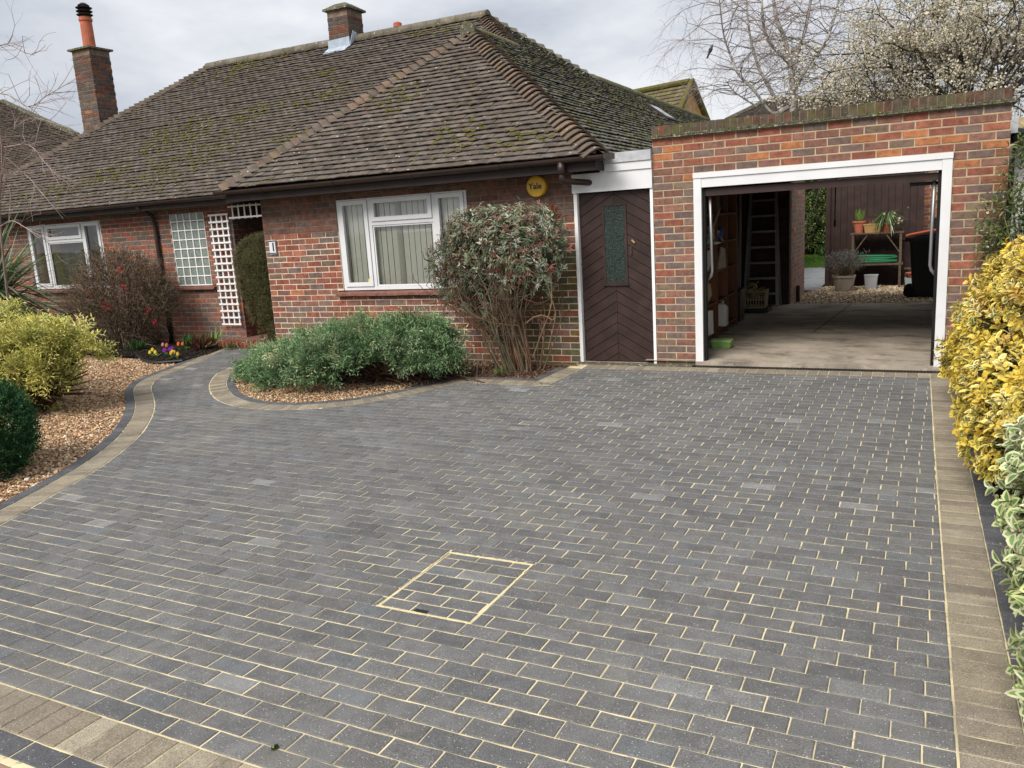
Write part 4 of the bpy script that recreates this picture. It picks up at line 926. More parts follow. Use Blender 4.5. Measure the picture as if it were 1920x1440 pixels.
# shell and floor
MAT['garage_wall'] = M('garage_wall', (.075, .05, .038), rough=.95, var=.35, vs=5, bump=.5, bs=40, spec=.1)
mb = MB(); mb.box(-.25, -.15, .205, 5.55, -.2, 2.3).box(GX1-.30, GX1-.01, .205, 5.55, -.2, 2.3).build('side_wall', 'garage_wall', gar)
mb = MB(); mb.box(-.149, .70, 5.40, 5.52, -.2, 2.2).box(.70, 3.06, 5.40, 5.52, 2.02, 2.2).box(2.955, 3.06, 5.40, 5.52, -.2, 2.02).build('back_wall', 'garage_wall', gar)
MB().box(.701, .735, 5.36, 5.53, -.02, 2.019).build('back_door_frame', 'brown_wood', gar)
MB().box(-.26, GX1, .205, 5.55, 2.2, 2.36).build('flat_roof', 'felt', gar)
mb = MB(); mb.add([(-.14, -.03, -.012), (3.06, -.03, -.012), (3.06, 5.45, -.003), (-.14, 5.45, -.003)], [(0, 1, 2, 3)]).box(.45, 2.95, -.038, -.03, -.1, -.012); fl = mb.build('floor', 'concrete', gar)
mb = MB(); mb.beam((1.72, 5.4, -.0025), (1.46, 2.2, -.0075), .012, .002).build('floor_crack', 'rubber', gar)

# ------------------------------------------------------------------ things in the garage
def single(mb, name, mat, label, cat, org=None, group=None, smooth=False): return mb.build(name, mat, None, smooth, org, (label, cat, group))
sh = thing('shelving_unit', 'brown wooden shelving unit along the left wall inside the garage', 'shelves', (.1, 1.9, 0))
for y in (.98, 1.62, 2.26, 2.90): MB().box(-.13, .35, y-.012, y+.012, 0, 1.95).build('upright', 'shelf_wood', sh)
for z in (.09, .47, .86, 1.22, 1.58, 1.94): MB().box(-.125, .34, .994, 2.886, z-.011, z+.011).build('shelf', 'shelf_wood', sh)
g0 = (.545, .90, -.01)
t = thing('lunch_box', 'small pale green plastic box with a front clasp on the garage floor', 'plastic box', g0)
mb = MB(); pr = [(.09, 0), (.105, .02), (.108, .085), (.112, .088), (.112, .10), (.10, .115), (.06, .12)]
def rbox(mb, c, hx, hy, prof, col=None, n=6, rad=.035):
    """Rounded-corner tub: prof = (inset fraction, z)."""
    rings = []
    for ins, z in prof:
        ring = []
        for (sx, sy, a0) in ((1, 1, 0), (-1, 1, 90), (-1, -1, 180), (1, -1, 270)):
            for k in range(n):
                a = math.radians(a0+90*k/(n-1)); ring.append((c[0]+sx*(hx*ins-rad)+rad*math.cos(a), c[1]+sy*(hy*ins-rad)+rad*math.sin(a), c[2]+z))
        rings.append(ring)
    m = 4*n; V = [p for r in rings for p in r]; F = [(i*m+j, i*m+(j+1) % m, (i+1)*m+(j+1) % m, (i+1)*m+j) for i in range(len(rings)-1) for j in range(m)]+[tuple(range(m))[::-1], tuple(range((len(rings)-1)*m, len(rings)*m))]
    return mb.add(V, F, col)
rbox(MB(), g0, .125, .085, [(.9, 0), (.96, .015), (1, .075)], (.20, .34, .10)).build('tub', 'plain', t)
rbox(MB(), g0, .13, .09, [(1, .076), (1, .09), (.93, .104)], (.23, .38, .12)).build('lid', 'plain', t)
MB().box(g0[0]-.02, g0[0]+.02, g0[1]-.10, g0[1]-.088, .03, .09, (.16, .30, .08)).build('clasp', 'plain', t)
# on the shelves
def jerry(name, label, x, y, z, col, w=.07, h=.25):
    t = thing(name, label, 'container', (x, y, z)); rbox(MB(), (x, y, z), w*1.3, w, [(.95, 0), (1, .02), (1, h*.72), (.75, h*.86), (.35, h*.93)], col, rad=.02).build('body', 'plain', t)
    MB().lathe([(.022, 0), (.022, .03)], (x, y, z+h*.93), 10, (.02, .02, .02)).build('cap', 'plain', t); MB().tube([(x+.03, y, z+h*.78), (x+.06, y, z+h*1.0), (x+.02, y, z+h*1.02)], .012, 6, col).build('handle', 'plain', t)
jerry('plastic_bottle', 'tall white plastic container with a black cap on the bottom shelf', .27, 2.05, .101, (.62, .62, .58), .085, .33)
jerry('spray_bottle', 'small bottle with a yellow top and blue label on a middle shelf', .27, 2.12, 1.231, (.05, .12, .35), .035, .16)
single(rbox(MB(), (.27, 2.32, 1.231), .04, .04, [(1, 0), (1, .10), (.9, .12)], (.55, .12, .03), rad=.02), 'tin', 'plain', 'small orange tin beside the yellow topped bottle on the shelf', 'tin')
mb = MB(); mb.prism([(.33, 1.05, .105), (.36, 1.30, .105), (.355, 1.30, .40), (.33, 1.05, .42)], (-.02, .01, 0), (.66, .67, .66)).prism([(.30, 1.12, .105), (.33, 1.40, .105), (.325, 1.40, .36), (.30, 1.12, .37)], (-.02, .01, 0), (.55, .56, .57)); single(mb, 'board_stack', 'plain', 'white boards leaning on the bottom shelf nearest the garage door', 'boards')
mb = MB(); n = 60; P = np.array((.24, 1.45, 1.30))+N.normal(0, 1, (n, 3))*(.05, .12, .035); leaves(mb, P, rnd_dir(n), rnd_dir(n), .12, .09, jit((.50, .50, .48), n, .2)); single(mb, 'cloth_bundle', 'plain', 'crumpled pale cloths lying on a middle shelf behind the door arm', 'cloth')
single(rbox(MB(), (.20, 1.3, .88), .12, .13, [(.8, 0), (.95, .12), (1, .26), (.98, .27), (.9, .2)], (.55, .56, .57), rad=.05), 'bucket', 'plain', 'pale grey plastic tub on the shelf above the floor boards', 'bucket')
single(rbox(MB(), (.19, 1.32, .481), .13, .16, [(.7, 0), (1, .1), (.9, .24), (.5, .31)], (.36, .30, .20), rad=.06), 'sack', 'plain', 'beige sack slumped on the second shelf from the floor', 'sack')
mb = MB(); mb.prism([(.33, 1.75, .875), (.34, 2.2, .875), (.34, 2.15, 1.12), (.335, 1.95, 1.16)], (-.02, 0, 0), (.36, .34, .30)).prism([(.28, 1.8, .875), (.29, 2.2, .875), (.29, 2.1, 1.06), (.285, 2.0, 1.10)], (-.02, 0, 0), (.42, .40, .36)); single(mb, 'folder_pile', 'plain', 'pale folders slanting on a middle shelf', 'folders')
single(rbox(MB(), (.12, 2.0, 1.60), .16, .28, [(1, 0), (1, .27), (.98, .28)], (.03, .045, .09), rad=.02), 'storage_crate', 'plain', 'dark blue crate on the upper shelf', 'crate')
mb = MB(); mb.beam((.36, 1.0, 1.25), (.36, 1.72, 1.66), .02, .02, col=(.42, .40, .36)); single(mb, 'wooden_batten', 'plain', 'thin pale batten slanting across the front of the shelves', 'batten')
# poles, ladder, boxes at the back
for x, y, lean, lab in ((-.02, 4.35, .02, 'leftmost of the pale poles, nearest the shelves'), (.02, 4.6, .05, 'second pale pole from the shelves, leaning across its neighbour'), (.05, 4.5, -.03, 'third pale pole from the shelves in the dark corner'), (.10, 4.42, .01, 'rightmost of the pale poles, nearest the stepladder')):
    mb = MB(); mb.tube([(x, y, 0), (x+lean, y+.05, 2.0)], .014, 6, (.34, .33, .31)); single(mb, 'pole', 'plain', lab, 'pole', (x, y, 0), 'poles in the garage corner')
ld = thing('stepladder', 'tall aluminium stepladder standing against the dark garage back wall', 'ladder', (.33, 5.1, 0))
lx = lambda s_, z: .33+s_*(.27-.075*z/2)
for s_ in (-1, 1):
    MB().beam((lx(s_, 0), 5.0, 0), (lx(s_, 2.0), 5.3, 2.0), .05, .025, (0, 1, 0)).build('rail', 'alu', ld); MB().beam((lx(s_, .0), 5.37, 0), (lx(s_, 2.0), 5.33, 1.95), .03, .02, (0, 1, 0)).build('rear_leg', 'alu', ld)
for i in range(7): z = .22+i*.255; MB().box(lx(-1, z)+.01, lx(1, z)-.01, 5.0+.15*z-.05, 5.0+.15*z+.04, z-.02, z+.012).build('tread', 'alu', ld)
bbx = thing('black_box', 'black plastic storage box with a lid at the end of the shelves', 'storage box', (.20, 3.3, 0))
rbox(MB(), (.16, 3.35, 0), .19, .22, [(.9, 0), (1, .42)], rad=.03).build('tub', 'black_bin', bbx); rbox(MB(), (.16, 3.35, .421), .2, .23, [(1, 0), (1, .035), (.94, .05)], rad=.03).build('lid', 'black_bin', bbx)
MB().lathe([(.022, 0), (.022, .004)], (.28, 3.124, .27), 12, (.16, .30, .36), ax='y').build('badge', 'plain', bbx)
bk = thing('basket', 'pale square basket of oddments in front of the stepladder', 'basket', (.33, 4.4, 0))
mb = MB(); c = (.33, 4.45, .07)
for i in range(9):
    for (sx, sy) in ((-1, 0), (1, 0), (0, -1), (0, 1)):
        u_ = -1+2*i/8; x, y = (c[0]+sx*.17, c[1]+u_*.15) if sx else (c[0]+u_*.17, c[1]+sy*.15); mb.tube([(x, y, c[2]), (x+.02*sx, y+.02*sy, c[2]+.26)], .005, 4, (.50, .42, .27))
for z in (0, .13, .26): mb.tube([(c[0]+a*(.17+.02*z/.26), c[1]+b2*(.15+.02*z/.26), c[2]+z) for a, b2 in ((-1, -1), (1, -1), (1, 1), (-1, 1), (-1, -1))], .009, 5, (.54, .47, .32))
mb.build('weave', 'plain', bk); rbox(MB(), (.33, 4.45, 0), .24, .22, [(1, 0), (1, .06)], rad=.03).build('base', 'black_bin', bk)
mb = MB(); n = 30; leaves(mb, np.array((.33, 4.45, .3))+N.normal(0, 1, (n, 3))*(.08, .08, .05), rnd_dir(n), rnd_dir(n), .1, .07, jit((.34, .25, .09), n, .3)); mb.build('contents', 'plain', bk)
mb = MB(); mb.tube([(1.78, 1.2, 2.2), (1.785, 1.2, 1.9), (1.78, 1.2, 1.55), (1.782, 1.2, 1.42)], .006, 5).tube([(1.78, 1.2, 1.44), (1.78, 1.2, 1.37)], .014, 6); single(mb, 'pull_cord', 'rubber', 'black pull cord hanging from the garage ceiling in front of the dark fence', 'cord', (1.78, 1.2, 1.37))
for cx, r, zz in ((1.50, .16, 2.12), (2.20, .07, 2.08)):
    mb = MB(); mb.tube([(cx+r*math.cos(t), 2.4, zz+.0+r*1.0*math.sin(t)) for t in np.linspace(math.pi, 2*math.pi, 12)], .006, 5, (.34, .34, .33)); single(mb, 'hanging_wire', 'plain', 'wide loop of grey wire sagging under the garage ceiling' if r > .1 else 'small loop of grey wire under the garage ceiling near the right arm', 'wire', (cx, 2.4, 2.0))

# ================================================================== BEHIND THE GARAGE
MB().box(.3, 3.6, 5.46, 9.2, -.3, -.05).build('back_yard', 'gravel_base', kind='structure')
yd = [(.74, 5.47), (3.05, 5.47), (3.05, 8.72), (1.0, 8.72), (.80, 7.7), (.76, 7.3)]
P = scatter(yd, 11000, lambda x, y: -.042+N.uniform(-.006, .012, len(x))); stones('yard_gravel', P, .021, cols=[(.50, .38, .23), (.64, .53, .36), (.32, .22, .13), (.76, .69, .55), (.22, .16, .11)], w=[4, 4, 3, 2, 2])
ow = thing('outbuilding', 'brick outbuilding wall running back behind the garage', 'outbuilding', (.4, 7.5, -.05)); OW = Wall()
op = panel('wall', 'mortar', ow, (.745, 0, 0), (0, 1, 0), (1, 0, 0), 5.53, 7.4, -.1, 2.6, thick=.4)
OW.add(op, plan_wall(5.55, 7.38, -.05, 2.5, [], CO, .235, 0), (.745, 0, 0), (0, 1, 0), (1, 0, 0), lambda x, z: tuple(np.array(bcol([.5, 1, 2, 4, 5, .3, 2, 3]))*1.5+.06), .03); OW.lay(300, rest_parent=ow)
MB().tube([(.80, 6.0, -.03), (.80, 6.0, .25)], .035, 8).build('pipe', 'brown_plastic', ow)
fe = thing('fence', 'dark brown close boarded fence behind the potted plants', 'fence', (1.9, 8.85, -.05))
x = 1.03
while x < 2.66:
    w = .122+R.uniform(-.008, .008); MB().box(x, x+w-.006, 8.80+R.uniform(-.006, .006), 8.82, -.05, 2.5).build('board', 'brown_wood', fe); x += w
MB().box(1.0, 2.66, 8.83, 8.87, -.05, 2.5).build('backing', 'brown_wood', fe); MB().box(.985, 1.07, 8.74, 8.84, -.05, 2.5).build('post', 'brown_wood', fe)
nb = thing('garden_house', 'orange brick house wall beyond the wheelie bin', 'house', (3.6, 10.5, -.05)); NB = Wall()
op = panel('wall', 'mortar', nb, (0, 9.6, 0), (1, 0, 0), (0, -1, 0), 2.5, 6.0, -.1, 3.0)
NB.add(op, plan_wall(2.5, 4.0, .0, 2.6, [], CO, .235, 0), (0, 9.6, 0), (1, 0, 0), (0, -1, 0), lambda x, z: bcol([5, 1, 2, .5, .5, 3, .3, 2]), .03); NB.lay(300, rest_parent=nb)
MB().box(2.92, 3.2, 9.5, 9.58, .9, 1.22).build('vent', 'black', nb)
# decking, lawn, hedge and border plants
dk = MB(); dk.box(-1.2, 1.0, 7.9, 14.0, -.3, -.048); dk = dk.build('patio', 'soil', kind='structure')
MAT['deck'] = M('deck', (.23, .24, .255), rough=.7, var=.2, vs=6, bump=.2, bs=60, spec=.3)
for i in range(18): m2 = MB(); m2.box(-1.1, .93, 7.98+i*.33, 7.98+i*.33+.315, -.07, -.030+R.uniform(-.003, .003)); m2.build('deck_board', 'deck', dk)
MB().box(-12, 6, 14.02, 40, -.4, -.05).build('lawn', 'lawn', kind='structure')
mb = MB(); n = 26000; P = np.c_[N.uniform(-1.5, 1.8, n), N.uniform(14.0, 19.5, n), np.full(n, -.05)]; D = unit(np.c_[N.normal(0, .35, (n, 2)), np.ones(n)]); leaves(mb, P, D, rnd_dir(n), N.uniform(.04, .09, n), .008, jit((.085, .17, .03), n, .35), 'dia'); mb.build('grass', 'leaf_matt', kind='stuff')
def needles(name, blobs, n, per, ln, lw, cols, w, parent=None, up=.4, tag=None, org=None, spread=.5, mat='leaf_matt', kindl='dia', curve=.3, fill=.75, clusters=0, tuft=.8, radial=None):
    """Sprays of small leaves over a group of ellipsoids (centre, radii), gathered in tufts when clusters > 0."""
    vol = np.array([b2[1][0]*b2[1][1]*b2[1][2] for b2 in blobs])**.67; mb = MB(); m = clusters or n; ii = N.choice(len(blobs), m, p=vol/vol.sum())
    C = np.array([blobs[i][0] for i in ii], float); Rr = np.array([blobs[i][1] for i in ii], float); d = rnd_dir(m); d[:, 2] = np.where(d[:, 2] < -.55, -d[:, 2], d[:, 2]); d = unit(d)
    B = C+d*Rr*N.uniform(fill, 1.0, (m, 1)); G_ = unit(d/Rr*Rr.mean(1, keepdims=True)+np.array((0, 0, up))+N.normal(0, spread, (m, 3))*(.5 if clusters else 1)); cl = pick(cols, w, m, .18)
    if radial: G_ = unit((B-np.array(radial))*np.array((1, 1, .25))/np.linalg.norm(B-np.array(radial), axis=1, keepdims=True)+np.array((0, 0, up))+N.normal(0, .3, (m, 3)))
    if clusters:
        k = N.integers(0, m, n); sz = N.uniform(.6, 1.3, m)[k]; B = B[k]+N.normal(0, ln*.16, (n, 3)); cl = cl[k]*.5+pick(cols, w, n, .18)*.5; G_ = unit(G_[k]+N.normal(0, tuft*.6, (n, 3)))
    else: sz = np.ones(n)
    L_ = ln*N.uniform(.7, 1.35, n)*sz; side = unit(np.cross(G_, rnd_dir(n))); t = np.linspace(.1, 1, per)
    for k, tt in enumerate(t):
        p = B+G_*(L_*tt)[:, None]-np.array((0, 0, 1.0))*(L_*tt*tt*curve)[:, None]*.5; s_ = 1 if k % 2 else -1; a = k*2.4
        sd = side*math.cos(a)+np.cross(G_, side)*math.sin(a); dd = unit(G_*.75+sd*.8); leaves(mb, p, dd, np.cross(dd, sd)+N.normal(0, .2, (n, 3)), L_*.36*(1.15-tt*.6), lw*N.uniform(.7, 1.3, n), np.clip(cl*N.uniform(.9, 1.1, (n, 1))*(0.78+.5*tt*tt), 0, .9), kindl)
    segs(mb, B, B+G_*L_[:, None]*.8, lw*.22, lw*.08, cl*.6, 3)
    return mb.build(name, mat, parent, org=org, tag=tag, kind=None)
hd = thing('hedge', 'tall green conifer hedge at the end of the back garden', 'hedge', (.5, 19.8, -.05))
needles('foliage', [((x, 19.9+R.uniform(-.2, .2), z), (.75, .5, .7)) for x in np.arange(-1.6, 2.6, .7) for z in (.5, 1.2, 1.9, 2.6, 3.2)], 9000, 6, .30, .05, [(.10, .16, .045), (.14, .21, .06), (.18, .25, .08), (.06, .10, .035)], [3, 4, 2, 2], hd, up=.3)
MB().box(-1.9, 2.7, 19.8, 20.1, -.05, 2.9).build('trunk', 'soil', hd)
mb = MB(); n = 40; a = N.uniform(0, 6.28, n)
P = np.tile((.98, 17.2, .0), (n, 1)); D = unit(np.c_[np.cos(a)*.7-.4, np.sin(a)*.7, N.uniform(.3, 1.2, n)]); leaves(mb, P, D, rnd_dir(n), N.uniform(.5, .9, n), .05, jit((.30, .17, .10), n, .3), 'lens', droop=.4); single(mb, 'garden_plant', 'leaf', 'brown withered strappy plant at the lawn edge beyond the fence', 'plant', (.98, 17.2, -.05))
mb = MB(); n = 160; a = N.uniform(0, 6.28, n); P = np.c_[N.normal(.45, .25, n), N.normal(18.6, .2, n), np.zeros(n)]; leaves(mb, P, unit(np.c_[N.normal(0, .5, (n, 2)), np.ones(n)]), rnd_dir(n), N.uniform(.2, .4, n), .07, jit((.06, .11, .03), n, .3), 'lens'); single(mb, 'garden_plant', 'leaf', 'low green leafy plant at the foot of the back garden hedge', 'plant', (.45, 18.6, -.05))

# pots, stand and bin behind the garage
stn = thing('plant_stand', 'dark wooden two tier plant stand against the brown fence', 'plant stand', (1.95, 8.45, -.04))
for x in (1.53, 2.37):
    for y in (8.30, 8.66): MB().box(x-.022, x+.022, y-.022, y+.022, -.045, 1.0).build('leg', 'bark', stn)
for z, nm in ((1.0, 'top'), (.40, 'shelf')): MB().box(1.48, 2.42, 8.27, 8.69, z+.001, z+.025).build(nm, 'bark', stn)
for x in (1.53, 2.37): MB().beam((x, 8.30, .62), (x+(.25 if x < 2 else -.25), 8.30, .98), .02, .02, (0, 1, 0)).build('brace', 'bark', stn)
def pot(name, label, c, r0, r1, h, mat, col=None, rim=.012, n=18, group=None):
    t = thing(name, label, 'plant pot', c, group); MB().lathe([(r0, 0), (r1, h*.86), (r1+rim, h*.86), (r1+rim, h), (r1-.008, h), (r1-.012, h*.9)], c, n, col).build('pot', mat, t); MB().lathe([(r1-.013, h*.88), (.01, h*.9)], c, n).build('soil', 'soil', t); return t
def blades(t, c, n, ln, w, col, spread=.5, name='leaf_clump', droop=.35):
    mb = MB(); a = N.uniform(0, 6.28, n); P = np.array(c)+np.c_[np.cos(a)*.03, np.sin(a)*.03, np.zeros(n)]; D = unit(np.c_[np.cos(a)*N.uniform(.05, spread, n), np.sin(a)*N.uniform(.05, spread, n), np.ones(n)])
    leaves(mb, P, D, np.c_[np.cos(a), np.sin(a), np.full(n, .4)], N.uniform(.6, 1.1, n)*ln, w, jit(col, n, .25), 'lens', droop=droop); return mb.build(name, 'leaf', t)
p1 = pot('flower_pot', 'terracotta pot of upright green bulb leaves at the left end of the plant stand', (1.63, 8.45, 1.026), .075, .115, .23, 'terracotta'); blades(p1, (1.63, 8.45, 1.23), 60, .25, .018, (.15, .24, .05), .8)
t = thing('flower_trough', 'small tan rectangular trough in the middle of the plant stand', 'plant pot', (1.86, 8.40, 1.026)); rbox(MB(), (1.87, 8.42, 1.026), .16, .09, [(.85, 0), (1, .14), (1.06, .14), (1.06, .17), (.95, .17), (.93, .14)], (.36, .22, .09), rad=.02).build('trough', 'plain', t); blades(t, (1.87, 8.42, 1.18), 10, .12, .02, (.22, .12, .05), 1.4)
p3 = pot('flower_pot', 'pot hidden under trailing green and white leaves on the plant stand', (2.12, 8.42, 1.026), .07, .10, .16, 'terracotta')
mb = MB(); n = 150; a = N.uniform(0, 6.28, n); P = np.array((2.12, 8.42, 1.2))+np.c_[np.cos(a)*.06, np.sin(a)*.06, N.uniform(0, .18, n)]; D = unit(np.c_[np.cos(a)*.7, np.sin(a)*.7-.35, N.uniform(-.4, 1.0, n)]); leaves(mb, P, D, np.c_[np.cos(a)*.3, np.sin(a)*.3, np.ones(n)], N.uniform(.14, .32, n), .018, pick([(.10, .19, .06), (.07, .13, .04), (.50, .52, .38)], [4, 4, 1.2], n, .2), 'lens', droop=.9); mb.build('leaf_clump', 'leaf', p3)
mb = MB(); n = 16; P = np.array((2.20, 8.30, 1.27))+N.normal(0, 1, (n, 3))*(.12, .06, .08); leaves(mb, P, rnd_dir(n), rnd_dir(n), .05, .05, pick([(.70, .62, .45), (.70, .40, .08)], [3, 1], n), 'dia'); mb.build('blossom', 'petal', p3)
p4 = pot('lavender_pot', 'stoneware pot with a woody grey lavender bush by the fence post', (1.42, 7.75, -.03), .15, .20, .30, 'concrete')
mb = MB(); n = 150; a = N.uniform(0, 6.28, n); r = N.uniform(.1, .9, n); P0 = np.tile((1.42, 7.75, .22), (n, 1)); P1 = P0+np.c_[np.cos(a)*r*.44, np.sin(a)*r*.40, N.uniform(.18, .45, n)]; segs(mb, P0, P1, .006, .003, jit((.20, .16, .12), n, .2), 3); mb.build('stem', 'twig', p4)
mb = MB(); k = np.repeat(P1, 12, 0); n2 = len(k); leaves(mb, k+N.normal(0, .035, (n2, 3)), unit(N.normal(0, .6, (n2, 3))+np.array((0, 0, .8))), rnd_dir(n2), .06, .010, pick([(.16, .17, .15), (.11, .12, .10), (.15, .12, .15)], [3, 3, 1], n2, .2), 'dia'); mb.build('foliage', 'leaf_matt', p4)
mb = MB(); hose = []
for i in range(220):
    tt = i/219; a = tt*2*math.pi*7; hose.append((1.95+.36*math.cos(a)*(.9+.1*math.sin(tt*9)), 8.46+.13*math.sin(a), .45+.11*tt*(1+.3*math.sin(a*.5)) ))
mb.tube(hose, .017, 6, (.02, .16, .07)); single(mb, 'garden_hose', 'plain', 'coiled green garden hose on the lower tier of the plant stand', 'hose', (1.95, 8.46, .43))
rb = rbox(MB(), (1.88, 8.12, -.03), .12, .10, [(.82, 0), (1, .24), (1.05, .25), (1.05, .265), (.97, .265), (.9, .1)], (.42, .43, .46), rad=.02); single(rb, 'plastic_tub', 'plain', 'grey white square plastic tub on the gravel under the plant stand', 'tub', (1.88, 8.12, -.03))
rb = rbox(MB(), (2.62, 8.35, -.03), .16, .12, [(.9, 0), (1, .16), (1.02, .17)], (.30, .36, .36), rad=.02); single(rb, 'plastic_tray', 'plain', 'low grey plastic crate on the gravel right of the plant stand', 'tray', (2.62, 8.35, -.03))
pot('plant_bowl', 'shallow terracotta bowl sitting on the low grey crate', (2.62, 8.35, .142), .09, .14, .10, 'terracotta')
MB().box(2.44, 2.95, 8.5, 8.7, .29, .31).build('plank_shelf', 'bark', tag=('narrow low plank shelf beside the plant stand', 'shelf'))
MB().box(2.45, 2.49, 8.58, 8.62, -.04, .289).build('shelf_post', 'bark', bpy.data.objects['plank_shelf']) if 'plank_shelf' in bpy.data.objects else None
bn = thing('wheelie_bin', 'black wheelie bin with an orange and black lid behind the garage', 'wheelie bin', (2.80, 6.65, -.03))
rbox(MB(), (2.82, 6.65, -.01), .30, .34, [(.70, .0), (.74, .08), (.96, .92), (1.03, .925), (1.03, .97)], rad=.05).build('body', 'black_bin', bn)
rbox(MB(), (2.80, 6.64, .961), .34, .37, [(1, 0), (1, .03), (.97, .045)], rad=.05).build('lid_base', 'black_bin', bn)
mb = MB(); mb.prism([(2.47, 6.30, 1.0), (3.12, 6.30, 1.05), (3.12, 6.30, 1.10), (2.85, 6.30, 1.085), (2.56, 6.30, 1.035), (2.47, 6.30, 1.012)], (0, .68, 0), (.62, .11, .035)); mb.build('lid', 'plain', bn)
mb = MB(); mb.prism([(2.60, 6.27, 1.012), (3.05, 6.27, 1.03), (3.05, 6.27, 1.075), (2.80, 6.27, 1.055)], (0, .03, 0), (.10, .11, .13)); mb.build('lid_panel', 'plain', bn)
for y in (6.42, 6.88): MB().lathe([(.09, -.025), (.10, -.02), (.10, .02), (.09, .025)], (2.56, y, .07), 14, ax='y').build('wheel', 'rubber', bn)
MB().tube([(2.50, 6.4, .93), (2.44, 6.42, .95), (2.44, 6.86, .95), (2.50, 6.88, .93)], .018, 6).build('handle', 'black_bin', bn)
# ================================================================== FITTINGS ON THE HOUSE FRONT
al = thing('alarm_box', 'round yellow alarm box on the brick wall under the eaves', 'alarm box', (-1.41, .03, 2.04))
MB().lathe([(.118, 0), (.125, -.02), (.125, -.055), (.118, -.068), (.10, -.072)], (-1.405, .03, 2.04), 32, ax='y').build('case', 'yellow', al, smooth=False)
MB().lathe([(.128, .002), (.128, -.012)], (-1.405, .03, 2.04), 32, ax='y').build('back_plate', 'yellow_dark', al)
def lettering(txt, size, loc, rot, mat, parent, name='lettering', ext=.0008, bold=.0):
    cu = bpy.data.curves.new(name, 'FONT'); cu.body = txt; cu.size = size; cu.extrude = ext; cu.offset = bold; cu.align_x = 'CENTER'; cu.align_y = 'CENTER'; cu.resolution_u = 3
    tmp = bpy.data.objects.new(name, cu); COL.objects.link(tmp); dg = bpy.context.evaluated_depsgraph_get(); me = bpy.data.meshes.new_from_object(tmp.evaluated_get(dg)); bpy.data.objects.remove(tmp)
    me.materials.clear(); me.materials.append(MAT[mat]); o = bpy.data.objects.new(name, me); COL.objects.link(o); o.location = loc; o.rotation_euler = rot; adopt(o, parent); return o
lettering('Yale', .098, (-1.412, -.0435, 2.04), (math.pi/2, 0, 0), 'black', al, bold=.0022)
nm = thing('house_number', 'small white house number plaque reading 1 on the bay wall', 'house number', (-5.59, .03, 1.5))
mb = MB(); mb.box(-5.645, -5.525, .008, .022, 1.40, 1.60); mb.build('plaque', 'upvc', nm)
MAT['navy'] = M('navy', (.012, .018, .05), rough=.4, bump=0)
lettering('1', .165, (-5.572, .0065, 1.495), (math.pi/2, 0, 0), 'navy', nm, 'number', bold=.004)
MB().box(-5.645, -5.525, .0072, .0078, 1.575, 1.592).box(-5.645, -5.525, .0072, .0078, 1.405, 1.42).box(-5.533, -5.525, .0073, .0077, 1.425, 1.57).build('border', 'navy', nm)
def trellis(name, label, x0, x1, z0, z1, xs, zs, y, over=.03):
    t = thing(name, label, 'trellis', ((x0+x1)/2, y, z0))
    for x in xs: MB().box(x-.012, x+.012, y-.006, y+.006, z0-over*.4, z1+over*.4).build('slat', 'white_paint', t)
    for z in zs: MB().box(x0-over, x1+over, y-.019, y-.0065, z-.014, z+.014).build('slat', 'white_paint', t)
trellis('trellis', 'tall white wooden trellis panel on the wall beside the porch', -7.71, -7.335, .26, 2.045, [-7.70, -7.58, -7.46, -7.345], [.26+.1115*i for i in range(17)], .955)
t2 = thing('trellis', 'short white trellis strip across the top of the porch opening', 'trellis', (-6.6, .97, 2.0))
for i in range(11): x = -7.22+i*.128; MB().box(x-.012, x+.012, .965, .977, 1.955, 2.185).build('slat', 'white_paint', t2)
for z in (1.98, 2.155): MB().box(-7.30, -5.80, .952, .9645, z-.013, z+.013).build('slat', 'white_paint', t2)
br = thing('handle_bar', 'bent black tubular handle poking up behind the golden conifer', 'handle', (-10.9, .3, .1))
MB().tube([(-11.5, .3, .30), (-11.24, .3, .36), (-10.95, .3, .45), (-10.75, .3, .53), (-10.52, .3, .53)], .022, 8).build('tube', 'black', br); MB().tube([(-11.5, .3, .34), (-11.2, .32, .40), (-11.1, .32, .25)], .05, 8).build('arm', 'black', br)

# ================================================================== PLANTS
# --- spreading juniper in the island bed
jn = thing('spreading_juniper', 'low spreading green juniper in the gravel bed below the bay window', 'shrub', (-3.3, -1.1, -.1))
JC = [(.140, .235, .105), (.20, .31, .15), (.08, .155, .070), (.31, .40, .23), (.64, .60, .36)]
JB0 = [((-3.15, -1.0, .34), (.85, .55, .26)), ((-2.5, -.85, .46), (.58, .48, .28)), ((-4.15, -1.05, .17), (.62, .45, .19)), ((-3.75, -1.45, .11), (.62, .38, .17)), ((-3.1, -1.45, .36), (.5, .35, .15)), ((-2.95, -1.1, .50), (.5, .42, .22)), ((-4.75, -.75, .17), (.50, .32, .14)), ((-2.2, -1.0, .24), (.36, .40, .22)), ((-3.6, -.95, .38), (.5, .4, .2)), ((-2.55, -1.25, .46), (.35, .3, .15)), ((-4.5, -1.3, .06), (.4, .3, .13))]
JB = [((-3.46+(c[0]+3.35)*.90, c[1]-.20, -.02+(c[2]-.02)*.80), (r[0]*.88, r[1], r[2]*.85)) for c, r in JB0]
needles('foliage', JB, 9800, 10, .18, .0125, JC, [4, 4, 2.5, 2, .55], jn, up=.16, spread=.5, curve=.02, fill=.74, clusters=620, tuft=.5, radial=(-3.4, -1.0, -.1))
n = 900; a = N.uniform(0, 6.28, n); r = N.uniform(.1, 1.0, n)**.6
P0 = np.c_[-3.2+N.normal(0, .45, n), -1.05+N.normal(0, .12, n), np.full(n, -.09)]; P1 = np.c_[-3.2+np.cos(a)*r*1.15, -1.05+np.sin(a)*r*.62, N.uniform(-.07, .28, n)]
